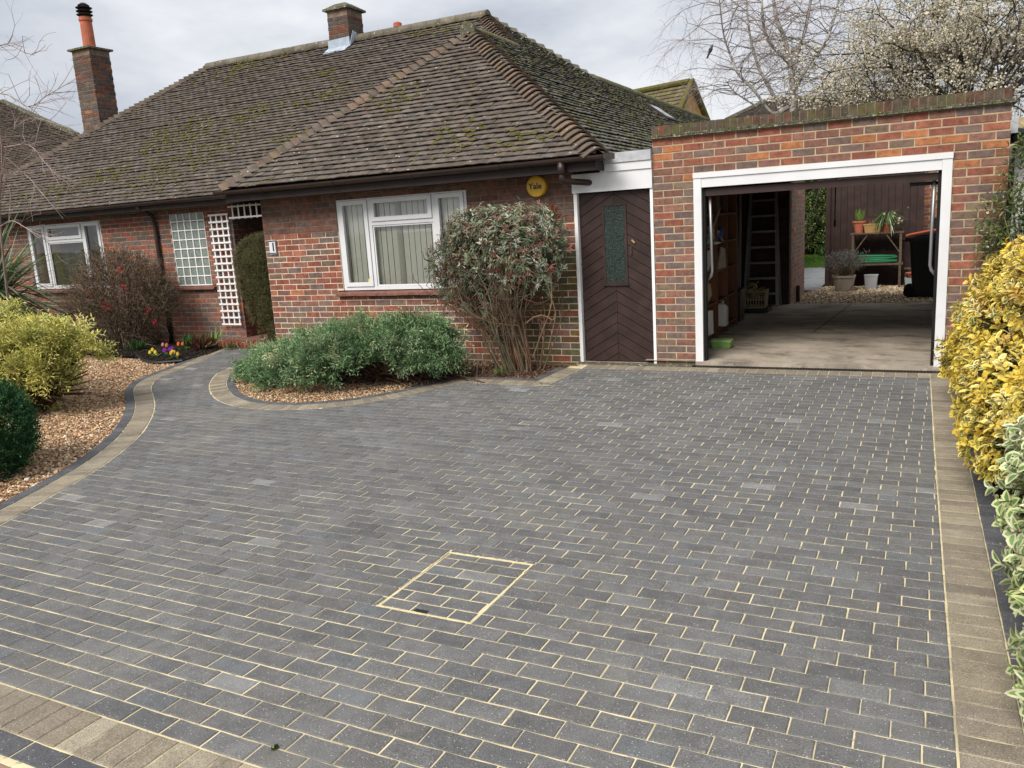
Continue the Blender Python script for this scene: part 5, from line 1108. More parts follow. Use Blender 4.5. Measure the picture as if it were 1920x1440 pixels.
mb = MB(); Mi = (P0+P1)/2+N.normal(0, .07, (n, 3)); Mi[:, 2] = np.maximum(Mi[:, 2], -.08); segs(mb, P0, Mi, .008, .006, jit((.075, .045, .032), n, .4), 4); segs(mb, Mi, P1, .006, .003, jit((.085, .05, .035), n, .4), 4)
Q = P1[N.integers(0, n, 2400)]+N.normal(0, .06, (2400, 3)); Q[:, 2] = np.clip(Q[:, 2], -.08, .15); segs(mb, Q, Q+rnd_dir(2400)*.12, .003, .0015, jit((.09, .055, .04), 2400, .4), 3); mb.build('branches', 'twig', jn)

# --- tall bare-stemmed evergreen shrub under the bay window
ev = thing('evergreen_shrub', 'tall evergreen shrub of grey green and reddish rosettes on bare brown stems', 'shrub', (-1.6, -.45, -.06))
mb = MB(); tips = []
def stem(p, d, ln, r, depth):
    pts = [np.array(p)]; d = np.array(d, float)
    for i in range(5):
        d = unit(d+N.normal(0, .13, 3)+np.array((-.10 if pts[-1][0] > -1.12 else 0, 0, .05))); pts.append(pts[-1]+d*ln/5)
    if pts[-1][0] > -1.02 or pts[-1][0] < -2.62: return
    mb.tube(pts, np.linspace(r, r*.6, 6), 5, (.14*R.uniform(.7, 1.2), .092, .06), caps=False)
    if depth == 0 or ln < .12: tips.append((pts[-1], d)); return
    for k in range(R.choice((2, 2, 3))): stem(pts[R.choice((3, 4, 5))], unit(d+N.normal(0, .48, 3)), ln*R.uniform(.5, .75), r*.62, depth-1)
for i in range(46):
    a = R.uniform(0, 6.28); q = R.uniform(0, 1)**.5; x, y = -1.55+math.cos(a)*.30*q, -.45+math.sin(a)*.16*q
    stem((x, y, -.08), unit(np.array(((x+1.55)*1.3-.16+R.uniform(-.25, .10), (y+.45)*1.2, 1.0))), R.uniform(.65, 1.1), R.uniform(.008, .015), 2)
for (a, b2) in (((-1.12, -.55, .2), (-1.12, -.5, .95)), ((-1.3, -.6, .1), (-1.05, -.55, 1.1)), ((-1.35, -.65, .5), (-1.0, -.6, .62))):
    pts = [np.array(a)+(np.array(b2)-np.array(a))*t+np.array((.10*math.sin(t*3.1), 0, .06*math.sin(t*6))) for t in np.linspace(0, 1, 7)]; mb.tube(pts, .008, 5, (.20, .13, .08))
mb.build('stems', 'twig', ev)
EB = [((-1.72, -.45, 1.40), (.86, .38, .46)), ((-1.35, -.45, 1.52), (.48, .36, .36)), ((-2.25, -.45, 1.22), (.46, .32, .42)), ((-1.9, -.5, 1.62), (.5, .33, .26)), ((-1.2, -.45, 1.2), (.30, .3, .40)), ((-2.3, -.45, .98), (.36, .26, .3)), ((-1.55, -.5, 1.05), (.5, .3, .28)), ((-2.38, -.5, .84), (.30, .2, .26)), ((-1.9, -.5, .78), (.4, .25, .22))]
cnt = [1350, 500, 560, 400, 240, 200, 160, 90, 70]; B = []
for (c, r), k in zip(EB, cnt):
    d = rnd_dir(k); B.append(np.array(c)+d*np.array(r)*N.uniform(.55, 1.03, (k, 1)))
B = np.concatenate(B); n = len(B); D0 = unit(unit(B-np.array((-1.7, -.35, 1.2)))+np.array((0, -.15, .45))+N.normal(0, .35, (n, 3))); zf = B[:, 2]
base = np.where((N.random(n) < .15)[:, None], pick([(.24, .095, .075), (.34, .17, .13), (.20, .10, .075)], [2, 1, 2], n), pick([(.21, .26, .165), (.30, .34, .24), (.125, .175, .10), (.46, .48, .39), (.25, .23, .13), (.24, .175, .115)], [4, 3.4, 3.6, 1.8, 1.6, 2.2], n))
mb = MB()
for k in range(7):
    a = k*2.4+N.uniform(0, 1, n); s1 = unit(np.cross(D0, rnd_dir(n))); s2 = np.cross(D0, s1); sd = s1*np.cos(a)[:, None]+s2*np.sin(a)[:, None]
    dd = unit(D0*N.uniform(.2, .7, (n, 1))+sd); leaves(mb, B-D0*.012*k, dd, D0, N.uniform(.045, .078, n), N.uniform(.013, .021, n), base*N.uniform(.85, 1.15, (n, 1)), 'lens', droop=.2)
mb.build('foliage', 'leaf', ev)
mb = MB(); Q = np.array([p for p, _ in tips]); n = len(Q); segs(mb, Q, Q+unit(N.normal(0, .5, (n, 3))+np.array((0, 0, .8)))*.14, .004, .002, (.12, .08, .055), 4)
sel = N.integers(0, n, 300); P = Q[sel]+N.normal(0, .08, (300, 3)); leaves(mb, P, rnd_dir(300), np.tile((0, 0, 1.0), (300, 1)), .055, .018, pick([(.10, .15, .09), (.16, .17, .08), (.2, .12, .06)], [3, 1, 1], 300), 'lens'); mb.build('shoots', 'leaf', ev)
mb = MB(); B2 = np.array([(-1.02, -.40, 1.72), (-1.05, -.42, 1.62), (-.98, -.40, 1.66), (-1.06, -.40, 1.80)]);
for q in B2:
    n = 16; dd = unit(N.normal(0, .7, (n, 3))+np.array((.1, -.2, .4))); leaves(mb, np.tile(q, (n, 1))+N.normal(0, .02, (n, 3)), dd, np.tile((0, 0, 1.0), (n, 1)), .085, .018, pick([(.30, .07, .03), (.14, .16, .06)], [2, 2], n), 'lens')
segs(mb, [(-1.25, -.42, 1.35)]*4, B2, .006, .003, (.12, .08, .05)); mb.build('side_shoot', 'leaf', ev)

# --- quince: twiggy brown dome with a few red flowers
qn = thing('quince_bush', 'twiggy brown domed bush with a few red flowers in front of the left window', 'shrub', (-9.4, .35, -.03))
mb = MB(); n = 4200; d = rnd_dir(n); d[:, 2] = np.abs(d[:, 2]); C = np.array((-9.35, .36, .62)); rad = np.array((1.18, .50, .93)); q = N.uniform(.25, 1.0, (n, 1))**.45
B = C+d*rad*q; B[:, 2] = np.where(N.random(n) < .35, N.uniform(.0, .7, n), B[:, 2]); tap = np.clip((B[:, 2]+.05)/.55, .45, 1); B[:, 0] = C[0]+(B[:, 0]-C[0])*tap
G_ = unit(unit(B-np.array((-9.35, .36, .1)))+N.normal(0, .55, (n, 3))); Ln = N.uniform(.10, .30, n); mid_ = B+G_*Ln[:, None]*.5; E_ = mid_+unit(G_+N.normal(0, .4, (n, 3)))*Ln[:, None]*.5
cl = pick([(.125, .09, .066), (.17, .125, .088), (.08, .06, .045), (.22, .165, .12)], [4, 3, 3, 1.5], n, .25); segs(mb, B, mid_, .0042, .0035, cl, 3); segs(mb, mid_, E_, .0035, .0018, cl, 3)
for i in range(34):
    a = R.uniform(0, 6.28); p0 = np.array((-9.35+.18*math.cos(a), .36+.12*math.sin(a), -.04)); e = C+np.array((math.cos(a)*.8, math.sin(a)*.35, R.uniform(-.1, .6))); mb.tube([p0, (p0+e)/2+N.normal(0, .06, 3)+np.array((0, 0, .12)), e], [.012, .009, .004], 5, (.07, .05, .037))
mb.build('branches', 'twig', qn)
mb = MB(); n = 7500; i = N.integers(0, len(E_), n); P = E_[i]+N.normal(0, .03, (n, 3)); zz = P[:, 2]
lc = np.where((N.random(n) < np.clip(1.0-zz*.7, .1, .7))[:, None], pick([(.05, .07, .025), (.07, .085, .03), (.04, .05, .02)], [1, 1, 1], n), pick([(.20, .13, .08), (.15, .105, .066), (.24, .17, .10), (.13, .105, .055)], [3, 3, 1.5, 2], n))
leaves(mb, P, rnd_dir(n), rnd_dir(n), N.uniform(.025, .055, n), N.uniform(.008, .016, n), lc, 'dia'); mb.build('foliage', 'leaf_matt', qn)
FL = [at(225, 504, 'y', -.10), at(168, 548, 'y', -.06), at(198, 572, 'y', -.10), at(278, 582, 'y', -.12), at(232, 538, 'y', -.15), at(293, 605, 'y', -.12), at(204, 576, 'y', -.12)]
for p in FL:
    mb = MB(); n = 14; dd = unit(rnd_dir(n)+np.array((.1, -.9, .2))); leaves(mb, p+N.normal(0, .022, (n, 3)), dd, rnd_dir(n), .034, .034, pick([(.36, .035, .045), (.46, .07, .075), (.28, .02, .03)], [3, 2, 1], n), 'lens', droop=-.2); mb.build('flower', 'petal', qn, org=None)

# --- golden conifer and dark conifer at the left
gc = thing('golden_conifer', 'large golden yellow feathery conifer on the gravel at the left', 'conifer', (-6.3, -3.5, -.14))
GCOL = [(.58, .54, .15), (.44, .45, .12), (.74, .69, .30), (.27, .31, .09), (.52, .42, .14)]
GB0 = [((-6.75, -3.35, .30), (.85, .6, .62)), ((-6.75, -3.65, .02), (.75, .35, .30)), ((-6.25, -3.35, .05), (.55, .38, .28)), ((-6.6, -3.8, -.05), (.5, .2, .2)), ((-6.95, -3.2, .66), (.50, .5, .42)), ((-5.85, -3.1, .32), (.78, .55, .48)), ((-5.55, -2.95, .48), (.55, .42, .34)), ((-6.25, -3.55, .02), (.75, .42, .36)), ((-5.85, -3.5, -.02), (.42, .3, .26)), ((-7.4, -3.2, .5), (.6, .5, .72)), ((-5.15, -2.85, .55), (.34, .28, .22)), ((-5.45, -3.0, .42), (.5, .4, .34)), ((-6.35, -3.3, .55), (.4, .4, .3))]
GB = [((c[0]-(.60 if c[0] > -6.5 else .25), c[1]-(.30 if c[0] > -6.5 else .1), c[2]), r) for c, r in GB0]
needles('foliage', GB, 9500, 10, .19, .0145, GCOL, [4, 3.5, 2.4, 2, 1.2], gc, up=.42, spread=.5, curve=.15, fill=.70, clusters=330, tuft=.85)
mb = MB()
for i in range(60):
    a = R.uniform(0, 6.28); e = np.array((-6.3+math.cos(a)*.8, -3.3+math.sin(a)*.4, R.uniform(.0, .6))); mb.tube([(-6.35+R.uniform(-.15, .15), -3.3+R.uniform(-.1, .1), -.15), e*.5+np.array((-6.35, -3.3, .05))*.5, e], [.02, .014, .005], 5, (.09, .06, .04))
mb.build('branches', 'twig', gc)
dc = thing('dark_conifer', 'compact dark green conifer at the left edge of the gravel', 'conifer', (-4.35, -5.35, -.1))
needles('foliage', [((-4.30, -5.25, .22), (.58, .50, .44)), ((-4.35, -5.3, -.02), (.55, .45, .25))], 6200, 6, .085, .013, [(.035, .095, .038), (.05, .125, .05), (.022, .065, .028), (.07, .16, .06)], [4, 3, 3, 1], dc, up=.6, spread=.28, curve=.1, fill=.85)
MB().tube([(-4.33, -5.28, -.12), (-4.33, -5.28, .5)], [.05, .02], 7).build('trunk', 'bark', dc)

# --- clipped conifer in the porch recess
cc_ = thing('clipped_conifer', 'dense clipped olive green conifer filling the porch opening', 'conifer', (-6.35, .55, -.05))
CB = [((-6.33, .62, 1.28), (.52, .34, .40)), ((-6.32, .62, .98), (.50, .36, .45)), ((-6.25, .6, .60), (.42, .32, .45)), ((-6.15, .55, .25), (.30, .26, .36)), ((-6.05, .62, 1.35), (.42, .34, .36)), ((-6.0, .6, .85), (.42, .34, .5))]
needles('foliage', CB, 9500, 6, .055, .008, [(.13, .125, .06), (.17, .155, .075), (.09, .095, .045), (.22, .19, .10)], [4, 3, 3, 1], cc_, up=.25, spread=.45, curve=.0, fill=.93)
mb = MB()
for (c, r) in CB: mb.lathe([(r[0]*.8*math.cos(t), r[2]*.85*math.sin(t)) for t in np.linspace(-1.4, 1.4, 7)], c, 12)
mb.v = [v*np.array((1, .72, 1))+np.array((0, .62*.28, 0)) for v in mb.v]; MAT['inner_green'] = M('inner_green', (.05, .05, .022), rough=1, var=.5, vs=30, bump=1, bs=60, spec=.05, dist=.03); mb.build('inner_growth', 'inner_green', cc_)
MB().tube([(-6.12, .58, -.06), (-6.15, .6, .5)], [.05, .04], 7).build('trunk', 'bark', cc_)

# --- cordyline: long straps from the left edge
cy = thing('cordyline', 'spiky plant with long arching green straps at the left edge', 'plant', (-11.9, -.4, -.1))
MB().tube([(-11.9, -.4, -.1), (-11.88, -.4, .5), (-11.85, -.4, 1.15)], [.09, .08, .07], 9).build('trunk', 'bark', cy)
for i in range(300):
    a = R.uniform(-1.9, 1.9) if i % 3 else R.uniform(0, 6.28); el = R.uniform(-.5, 1.25); d = np.array((math.cos(a)*math.cos(el), math.sin(a)*math.cos(el), math.sin(el))); ln = R.uniform(1.1, 1.75); dr = R.uniform(.1, .55)*(1.1-abs(el)*.4); w = R.uniform(.020, .036)
    s_ = unit(np.cross(d, np.array((0, 0, 1.0)))); p0 = np.array((-11.55, -.4, 1.0+R.uniform(-.35, .2))); V = []
    for t in np.linspace(0, 1, 7):
        p = p0+d*ln*t-np.array((0, 0, 1.0))*dr*ln*t*t; ww = w*(1-t**3)**.8*min(1, .4+t*3)+.0008; V += [p-s_*ww, p+s_*ww]
    MB().add(V, [(2*k, 2*k+1, 2*k+3, 2*k+2) for k in range(6)], pick([(.13, .20, .09), (.20, .27, .14), (.32, .37, .24), (.34, .33, .18), (.07, .12, .055)], [4, 3, 1.5, 1, 3], 1)[0]).build('leaf', 'leaf', cy)

# --- small things in the flower bed
def pansy(x, y, cols, label, n=5):
    z = gz(x, y)+.005; t = thing('pansy', label, 'flower', (x, y, z)); mb = MB(); k = 26; a = N.uniform(0, 6.28, k)
    P = np.array((x, y, z))+np.c_[np.cos(a)*.03, np.sin(a)*.03, np.zeros(k)]; leaves(mb, P, unit(np.c_[np.cos(a), np.sin(a), N.uniform(.3, 1.5, k)]), np.tile((0, 0, 1.0), (k, 1)), N.uniform(.06, .11, k), .035, pick([(.06, .13, .03), (.10, .20, .05), (.16, .26, .09)], [3, 3, 1], k), 'lens'); mb.build('leaves', 'leaf', t)
    for i in range(n):
        a = R.uniform(0, 6.28); p = np.array((x+math.cos(a)*.06, y+math.sin(a)*.06-.02, z+R.uniform(.07, .13))); mb = MB(); m2 = 6; an = np.arange(m2)*2*math.pi/m2; ux = np.array((1, 0, 0.0)); uz = unit(np.array((0, .35, 1.0)))
        dd = unit(np.cos(an)[:, None]*ux+np.sin(an)[:, None]*uz); leaves(mb, np.tile(p, (m2, 1)), dd, np.tile((0, -1.0, .3), (m2, 1)), .033, .034, np.tile(cols[i % len(cols)], (m2, 1))*N.uniform(.85, 1.1, (m2, 1)), 'lens', droop=0); mb.build('flower', 'petal', t)
pansy(-7.78, -.43, [(.75, .62, .06)], 'yellow pansy at the front of the dark flower bed', 4)
pansy(-7.62, -.30, [(.30, .02, .42)], 'purple pansy between the yellow and the orange ones', 4)
pansy(-7.28, -.50, [(.75, .42, .06), (.78, .60, .12)], 'orange and yellow pansy nearest the path', 4)
pansy(-8.02, .02, [(.62, .22, .12), (.55, .30, .25)], 'dusky pink pansy towards the left of the flower bed', 4)
pansy(-7.75, .10, [(.70, .20, .05)], 'red orange pansy behind the purple one', 3)
def clump(name, label, x, y, n, ln, w, cols, ws, mat='leaf', dr=.3, cat='plant', z=None, spread=.10):
    z = gz(x, y)+.02 if z is None else z; mb = MB(); a = N.uniform(0, 6.28, n); r = N.uniform(0, spread, n); P = np.c_[x+np.cos(a)*r, y+np.sin(a)*r, np.full(n, z)]
    leaves(mb, P, unit(np.c_[np.cos(a)*N.uniform(.2, 1, n), np.sin(a)*N.uniform(.2, 1, n), N.uniform(.35, 1.3, n)]), np.c_[np.cos(a), np.sin(a), np.full(n, .8)], N.uniform(.5, 1.1, n)*ln, w, pick(cols, ws, n, .25), 'lens', droop=dr)
    return mb.build(name, mat, None, org=(x, y, z), tag=(label, cat))
clump('perennial', 'dark red withered perennial clump in the soil by the path', -7.42, .16, 150, .26, .035, [(.10, .035, .025), (.15, .06, .035), (.06, .03, .022), (.12, .14, .04)], [4, 2, 3, 1.2])
clump('perennial', 'upright pale green shoots behind the dark red clump', -7.55, .50, 34, .34, .03, [(.17, .24, .06), (.24, .28, .10)], [2, 1], dr=.1)
clump('perennial', 'small green seedling near the porch step', -6.98, .34, 26, .12, .03, [(.10, .15, .04), (.16, .18, .07)], [1, 1])
clump('perennial', 'leafy green plant behind the pansies below the downpipe', -7.95, .42, 60, .20, .06, [(.05, .12, .03), (.09, .18, .05)], [1, 1])
clump('perennial', 'low dark green plant at the foot of the quince', -8.7, .0, 80, .18, .03, [(.03, .07, .02), (.05, .10, .03)], [1, 1])
clump('ground_plant', 'small light green weed at the foot of the bare stemmed shrub', -1.62, -.82, 40, .10, .025, [(.12, .15, .05), (.17, .18, .08)], [1, 1])
clump('weed', 'tiny green weed sprouting from the paving at the front', .70, -7.10, 14, .022, .010, [(.06, .10, .02)], [1], z=gz(0, -7.1)-.004, spread=.006)

# --- golden variegated hedge plant and white edged shrub along the right border
def vari_bush(root, blobs, n, leaf_l, leaf_w, rim, mid, up, mat, solo, seed_dir=(-.4, -.6, .35), droop=.12):
    vol = np.array([b2[1][0]*b2[1][2] for b2 in blobs]); ii = N.choice(len(blobs), n, p=vol/vol.sum()); C = np.array([blobs[i][0] for i in ii], float); Rr = np.array([blobs[i][1] for i in ii], float)
    d = rnd_dir(n); d[:, 2] = np.where(d[:, 2] < -.7, -d[:, 2], d[:, 2]); B = C+d*Rr*N.uniform(.80, 1.04, (n, 1)); G_ = unit(d+np.array(seed_dir)*.35+np.array((0, 0, up))+N.normal(0, .35, (n, 3)))
    Ps, Ds, Us, Ls, Ws, C1, C2 = [], [], [], [], [], [], []; rc, mc = pick(*rim, n, .14), pick(*mid, n, .18)
    for k in range(7):
        a = k*1.5708+(k//2)*.7854*.5+N.uniform(-.25, .25, n); s1 = unit(np.cross(G_, np.array((.31, .2, .93)))); s2 = np.cross(G_, s1); sd = s1*np.cos(a)[:, None]+s2*np.sin(a)[:, None]; op = .35+.16*(6-k)/2
        dd = unit(G_*N.uniform(.35, .8, (n, 1))*1.1/op*.6+sd); Ps.append(B-G_*leaf_l*.18*(6-k)); Ds.append(dd); Us.append(unit(G_-dd*.3)); Ls.append(leaf_l*N.uniform(.65, 1.15, n)*(1.0-.05*k)); Ws.append(leaf_w*N.uniform(.8, 1.15, n)); C1.append(rc*N.uniform(.88, 1.1, (n, 1))); C2.append(mc*N.uniform(.85, 1.15, (n, 1)))
    Ps, Ds, Us, C1, C2 = [np.concatenate(q) for q in (Ps, Ds, Us, C1, C2)]; Ls, Ws = np.concatenate(Ls), np.concatenate(Ws)
    vis = np.array([seen(*p, m=10) for p in Ps]); key = np.linalg.norm(Ps-CAM, axis=1)-Ls*8+np.where(vis, 0, 99)+np.where(((Ps-C[np.arange(len(Ps)) % n])*(CAM-Ps)).sum(1) < 0, 50, 0); order = np.argsort(key); near, rest = order[:solo], order[solo:]
    for i in near:
        mb = MB(); leaves(mb, Ps[i:i+1]-Ps[i], Ds[i:i+1], Us[i:i+1], Ls[i:i+1], Ws[i:i+1], C1[i:i+1], 'vari', C2[i:i+1], droop=droop); piece('leaf', mb.mesh('leaf', mat, smooth=True), Ps[i], root)
    mb = MB(); leaves(mb, Ps[rest], Ds[rest], Us[rest], Ls[rest], Ws[rest], C1[rest], 'vari', C2[rest], droop=droop); mb.build('foliage', mat, root, smooth=True, kind='stuff')
    mb = MB(); segs(mb, C+(B-C)*.35, B, .006, .003, jit((.10, .10, .045), n, .3), 4); mb.build('stems', 'twig', root)
ge = thing('golden_euonymus', 'bushy golden yellow variegated shrub overhanging the right edge of the drive', 'shrub', (3.4, -2.7, -.1))
vari_bush(ge, [((3.22, -3.1, .38), (.38, .75, .42)), ((3.18, -3.5, .25), (.30, .45, .32)), ((3.28, -2.2, .35), (.42, .7, .40)), ((3.36, -2.3, .62), (.48, .8, .50)), ((3.50, -2.9, 1.0), (.42, .75, .36)), ((3.42, -1.7, .70), (.50, .6, .55)), ((3.7, -3.3, 1.05), (.45, .55, .36)), ((3.24, -1.25, .35), (.42, .5, .42)), ((3.26, -3.85, .30), (.30, .35, .32)), ((3.32, -4.15, .55), (.25, .3, .3)), ((3.55, -1.6, 1.10), (.38, .5, .26))], 3100, .070, .033, ([(.80, .60, .10), (.84, .69, .22), (.72, .48, .06), (.86, .77, .38), (.74, .40, .12)], [4, 3, 3, 1.2, .7]), ([(.30, .32, .07), (.62, .52, .08), (.17, .24, .07), (.72, .58, .10)], [3, 3, 2, 3.5]), .4, 'leaf', 300)
we = thing('white_edged_shrub', 'white edged green leaved shrub at the lower right of the drive edge', 'shrub', (3.2, -5.4, -.1))
vari_bush(we, [((3.27, -5.1, .42), (.34, .55, .34)), ((3.26, -5.55, .25), (.30, .45, .34)), ((3.18, -5.95, .06), (.24, .3, .20)), ((3.35, -4.6, .40), (.30, .4, .34)), ((3.34, -5.6, .55), (.25, .4, .2)), ((3.22, -4.75, .15), (.22, .35, .22))], 560, .085, .040, ([(.64, .66, .38), (.56, .60, .28), (.70, .70, .46)], [3, 2, 2]), ([(.13, .23, .085), (.18, .29, .10), (.22, .32, .15)], [3, 3, 1]), .35, 'leaf', 300, droop=.2)
# --- climber on the right end of the garage wall
cb = thing('climber', 'loose green leafy climber with tiny white flowers against the right end of the garage', 'climber', (3.45, -.3, -.05))
CLB = [((3.50, -.25, 1.75), (.28, .2, .40)), ((3.36, -.22, 1.42), (.30, .18, .26)), ((3.55, -.25, 1.25), (.36, .22, .36)), ((3.30, -.25, 1.10), (.18, .16, .26)), ((3.6, -.3, 2.05), (.2, .2, .2))]
n = 2000; ii = N.integers(0, len(CLB), n); d = rnd_dir(n); P = np.array([CLB[i][0] for i in ii])+d*np.array([CLB[i][1] for i in ii])*N.uniform(.3, 1.05, (n, 1)); mb = MB()
leaves(mb, P, unit(d+N.normal(0, .6, (n, 3))), np.tile((0, -.4, 1.0), (n, 1)), N.uniform(.035, .075, n), N.uniform(.016, .03, n), pick([(.05, .085, .025), (.08, .12, .035), (.13, .17, .04), (.20, .22, .06), (.15, .22, .16)], [4, 4, 3, 1.5, .6], n), 'lens'); mb.build('foliage', 'leaf', cb)
mb = MB(); k = 120; Q = P[N.integers(0, n, k)]; segs(mb, Q, Q+N.normal(0, .16, (k, 3)), .003, .0015, jit((.16, .13, .06), k, .3), 3)
for i in range(12): e = P[R.randrange(n)]; mb.tube([(3.5+R.uniform(-.1, .15), -.2, -.05), (3.5, -.2, .6), (np.array((3.5, -.22, 1.0))+e)/2, e], [.008, .007, .005, .002], 5, (.13, .10, .06))
mb.build('stems', 'twig', cb)
mb = MB(); k = 70; Q = P[N.integers(0, n, k)]+np.array((0, -.03, 0)); leaves(mb, Q, rnd_dir(k), rnd_dir(k), .03, .03, np.tile((.75, .75, .70), (k, 1)), 'dia'); mb.build('flowers', 'petal', cb)
# ================================================================== BEYOND
# neighbouring bungalow to the left: only its roof slope shows
nh = thing('neighbour_house', 'neighbouring tiled bungalow roof at the left edge behind the tall chimney', 'house', (-24, 7, 0))
P1, P2 = np.array((-24.6, 8.86, 6.55)), np.array((-17.35, 6.0, 4.57)); E1, E0 = np.array((-16.6, 2.84, 2.36)), np.array((-34.0, 2.84, 2.36)); P0 = np.array((-34.0, 8.86, 6.55))
rf = MB(); rf.add([P0, P1, P2, E1, E0], [(4, 3, 2, 1, 0)]); rf.add([P1, P2, E1, (-16.6, 14, 2.3), (-24.6, 15, 2.3)], [(0, 1, 2, 3, 4)]); rf = rf.build('roof', 'felt', nh)
tile_items_old = tile_items; tile_items = []
tile_plane([E0, E1, P2, P1, P0], E0, E1, [(.085, .068, .055), (.10, .082, .066), (.07, .058, .05)], [1, 1, 1], 0)
_roof_keep = roof; roof = rf; tile_items = [t for t in tile_items if t[0][0] > -27]; tiles_mesh(tile_items, 'distant_tiles', 'tile_far')
d = P2-P1; mb = MB()
for i in range(40):
    p = P1+d*i/40; mb.lathe([(.12, -.1), (.10, .04), (.03, .07)], p, 6)
mb.build('hip_tiles', 'creasing', rf); roof = _roof_keep; tile_items = tile_items_old
MB().box(-34, -17, 3.2, 12, -.4, 2.4).build('wall', 'mortar_brown', nh)
# gabled house far behind
gh = thing('gabled_house', 'distant house with an orange brick gable end and mossy roof behind the garage', 'house', (-8, 34, 0))
A0, A1 = at(1206, 172, 'y', 32), at(1293, 157, 'y', 32); px0, pz = A1[0], A1[2]
s_ = (at(1322, 224, 'y', 32)[0]-px0)/(pz-at(1322, 224, 'y', 32)[2])
# ridge runs away to the left-rear; the gable end faces right and a little towards the camera
rdir = unit(np.array((A0[0]-A1[0]-6, 3.0, 0))); gd_ = unit(np.array((.62, -.78, 0))); gd_ = unit(np.array((-rdir[1], rdir[0], 0))); gd_ = gd_ if gd_[1] > 0 else -gd_
top = np.array((px0, 32, pz)); hw, hh = 3.2, 4.2
mb = MB(); g0_, g1_ = top+gd_*hw-np.array((0, 0, hh)), top-gd_*hw-np.array((0, 0, hh)); dn = np.array((0, 0, -6.0)); mb.add([top, g1_, g1_+dn, g0_+dn, g0_], [(0, 1, 2, 3, 4)]); MAT['far_brick'] = M('far_brick', (.58, .33, .14), rough=.9, var=.2, vs=3, bump=.3, bs=20); mb.build('gable_wall', 'far_brick', gh)
mb = MB(); far = rdir*12; rows = 22
for r in range(rows):
    for c in range(40):
        f0, f1 = r/rows, (r+1)/rows; q0 = top+(g1_-top)*f0+rdir*(c*.3); q1 = top+(g1_-top)*f1+rdir*(c*.3); nn_ = unit(np.cross(g1_-top, rdir)); nn_ = nn_ if nn_[2] > 0 else -nn_
        mb.add([q0, q0+rdir*.29, q1+rdir*.29+nn_*.05, q1+nn_*.05, q1+rdir*.29-nn_*.03, q1-nn_*.03], [(0, 1, 2, 3), (3, 2, 4, 5)], pick([(.13, .10, .07), (.16, .13, .085), (.15, .14, .06)], [2, 2, 1], 1)[0])
mb.build('roof', 'tile_moss', gh); mb = MB(); mb.add([top, top+far, g0_+far, g0_], [(0, 1, 2, 3)]).build('rear_roof', 'felt', gh)
mb = MB(); o = -rdir*.25
for (e, z) in ((g1_, 0), (g0_, 0)): mb.prism([top+np.array((0, 0, .22)), e+np.array((0, 0, .22)), e-np.array((0, 0, .05)), top-np.array((0, 0, .05))], o)
mb.tube([top+np.array((0, 0, .12))+rdir*k for k in (0, 6, 12)], .14, 8); mb.build('verge', 'moss', gh)
# hipped house behind the garage
hh_ = thing('hipped_house', 'low grey brown tiled roof behind the garage parapet', 'house', (-1, 30, 0))
q0, q1 = at(1362, 225, 'y', 25), at(1432, 191, 'y', 27); q2 = at(1760, 166, 'y', 27); q3 = at(1800, 235, 'y', 25); mb = MB(); rows = 16
for r in range(rows):
    f0, f1 = r/rows, (r+1)/rows; a0, b0_ = q1+(q0-q1)*f0, q2+(q3-q2)*f0; a1, b1_ = q1+(q0-q1)*f1, q2+(q3-q2)*f1; cols_ = 60
    for c in range(cols_):
        u0, u1 = c/cols_, (c+.96)/cols_; lift = np.array((0, -.02, .03)); mb.add([a0+(b0_-a0)*u0, a0+(b0_-a0)*u1, a1+(b1_-a1)*u1+lift, a1+(b1_-a1)*u0+lift, a1+(b1_-a1)*u1-lift, a1+(b1_-a1)*u0-lift], [(0, 1, 2, 3), (3, 2, 4, 5)], pick([(.10, .085, .065), (.12, .105, .085), (.085, .075, .06)], [1, 1, 1], 1)[0])
mb.build('roof', 'tile_far', hh_); mb = MB(); mb.prism([q0, q3, q3*np.array((1, 1, 0)), q0*np.array((1, 1, 0))], (0, 6, 0)).build('wall', 'mortar_brown', hh_); mb = MB(); mb.tube([q1, q2], .12, 6).tube([q0, q1], .10, 6).build('ridge', 'creasing', hh_)
# neighbour's eaves at the right of the garage
nr = thing('neighbour_garage', 'white rendered building with black eaves at the far right of the garage', 'building', (4.2, 1.5, 0))
MB().box(3.50, 7, 1.0, 6, -.3, 2.12).build('wall', 'render', nr)
MB().box(3.42, 7, .80, 1.2, 2.13, 2.22).build('eaves', 'black', nr)
MB().box(3.40, 3.47, .55, .8, 2.20, 2.36).build('downpipe_box', 'lead', nr); MB().tube([(3.44, .62, 2.21), (3.7, .7, 2.16), (5.2, .7, 2.16)], .05, 8).build('gutter', 'black', nr)

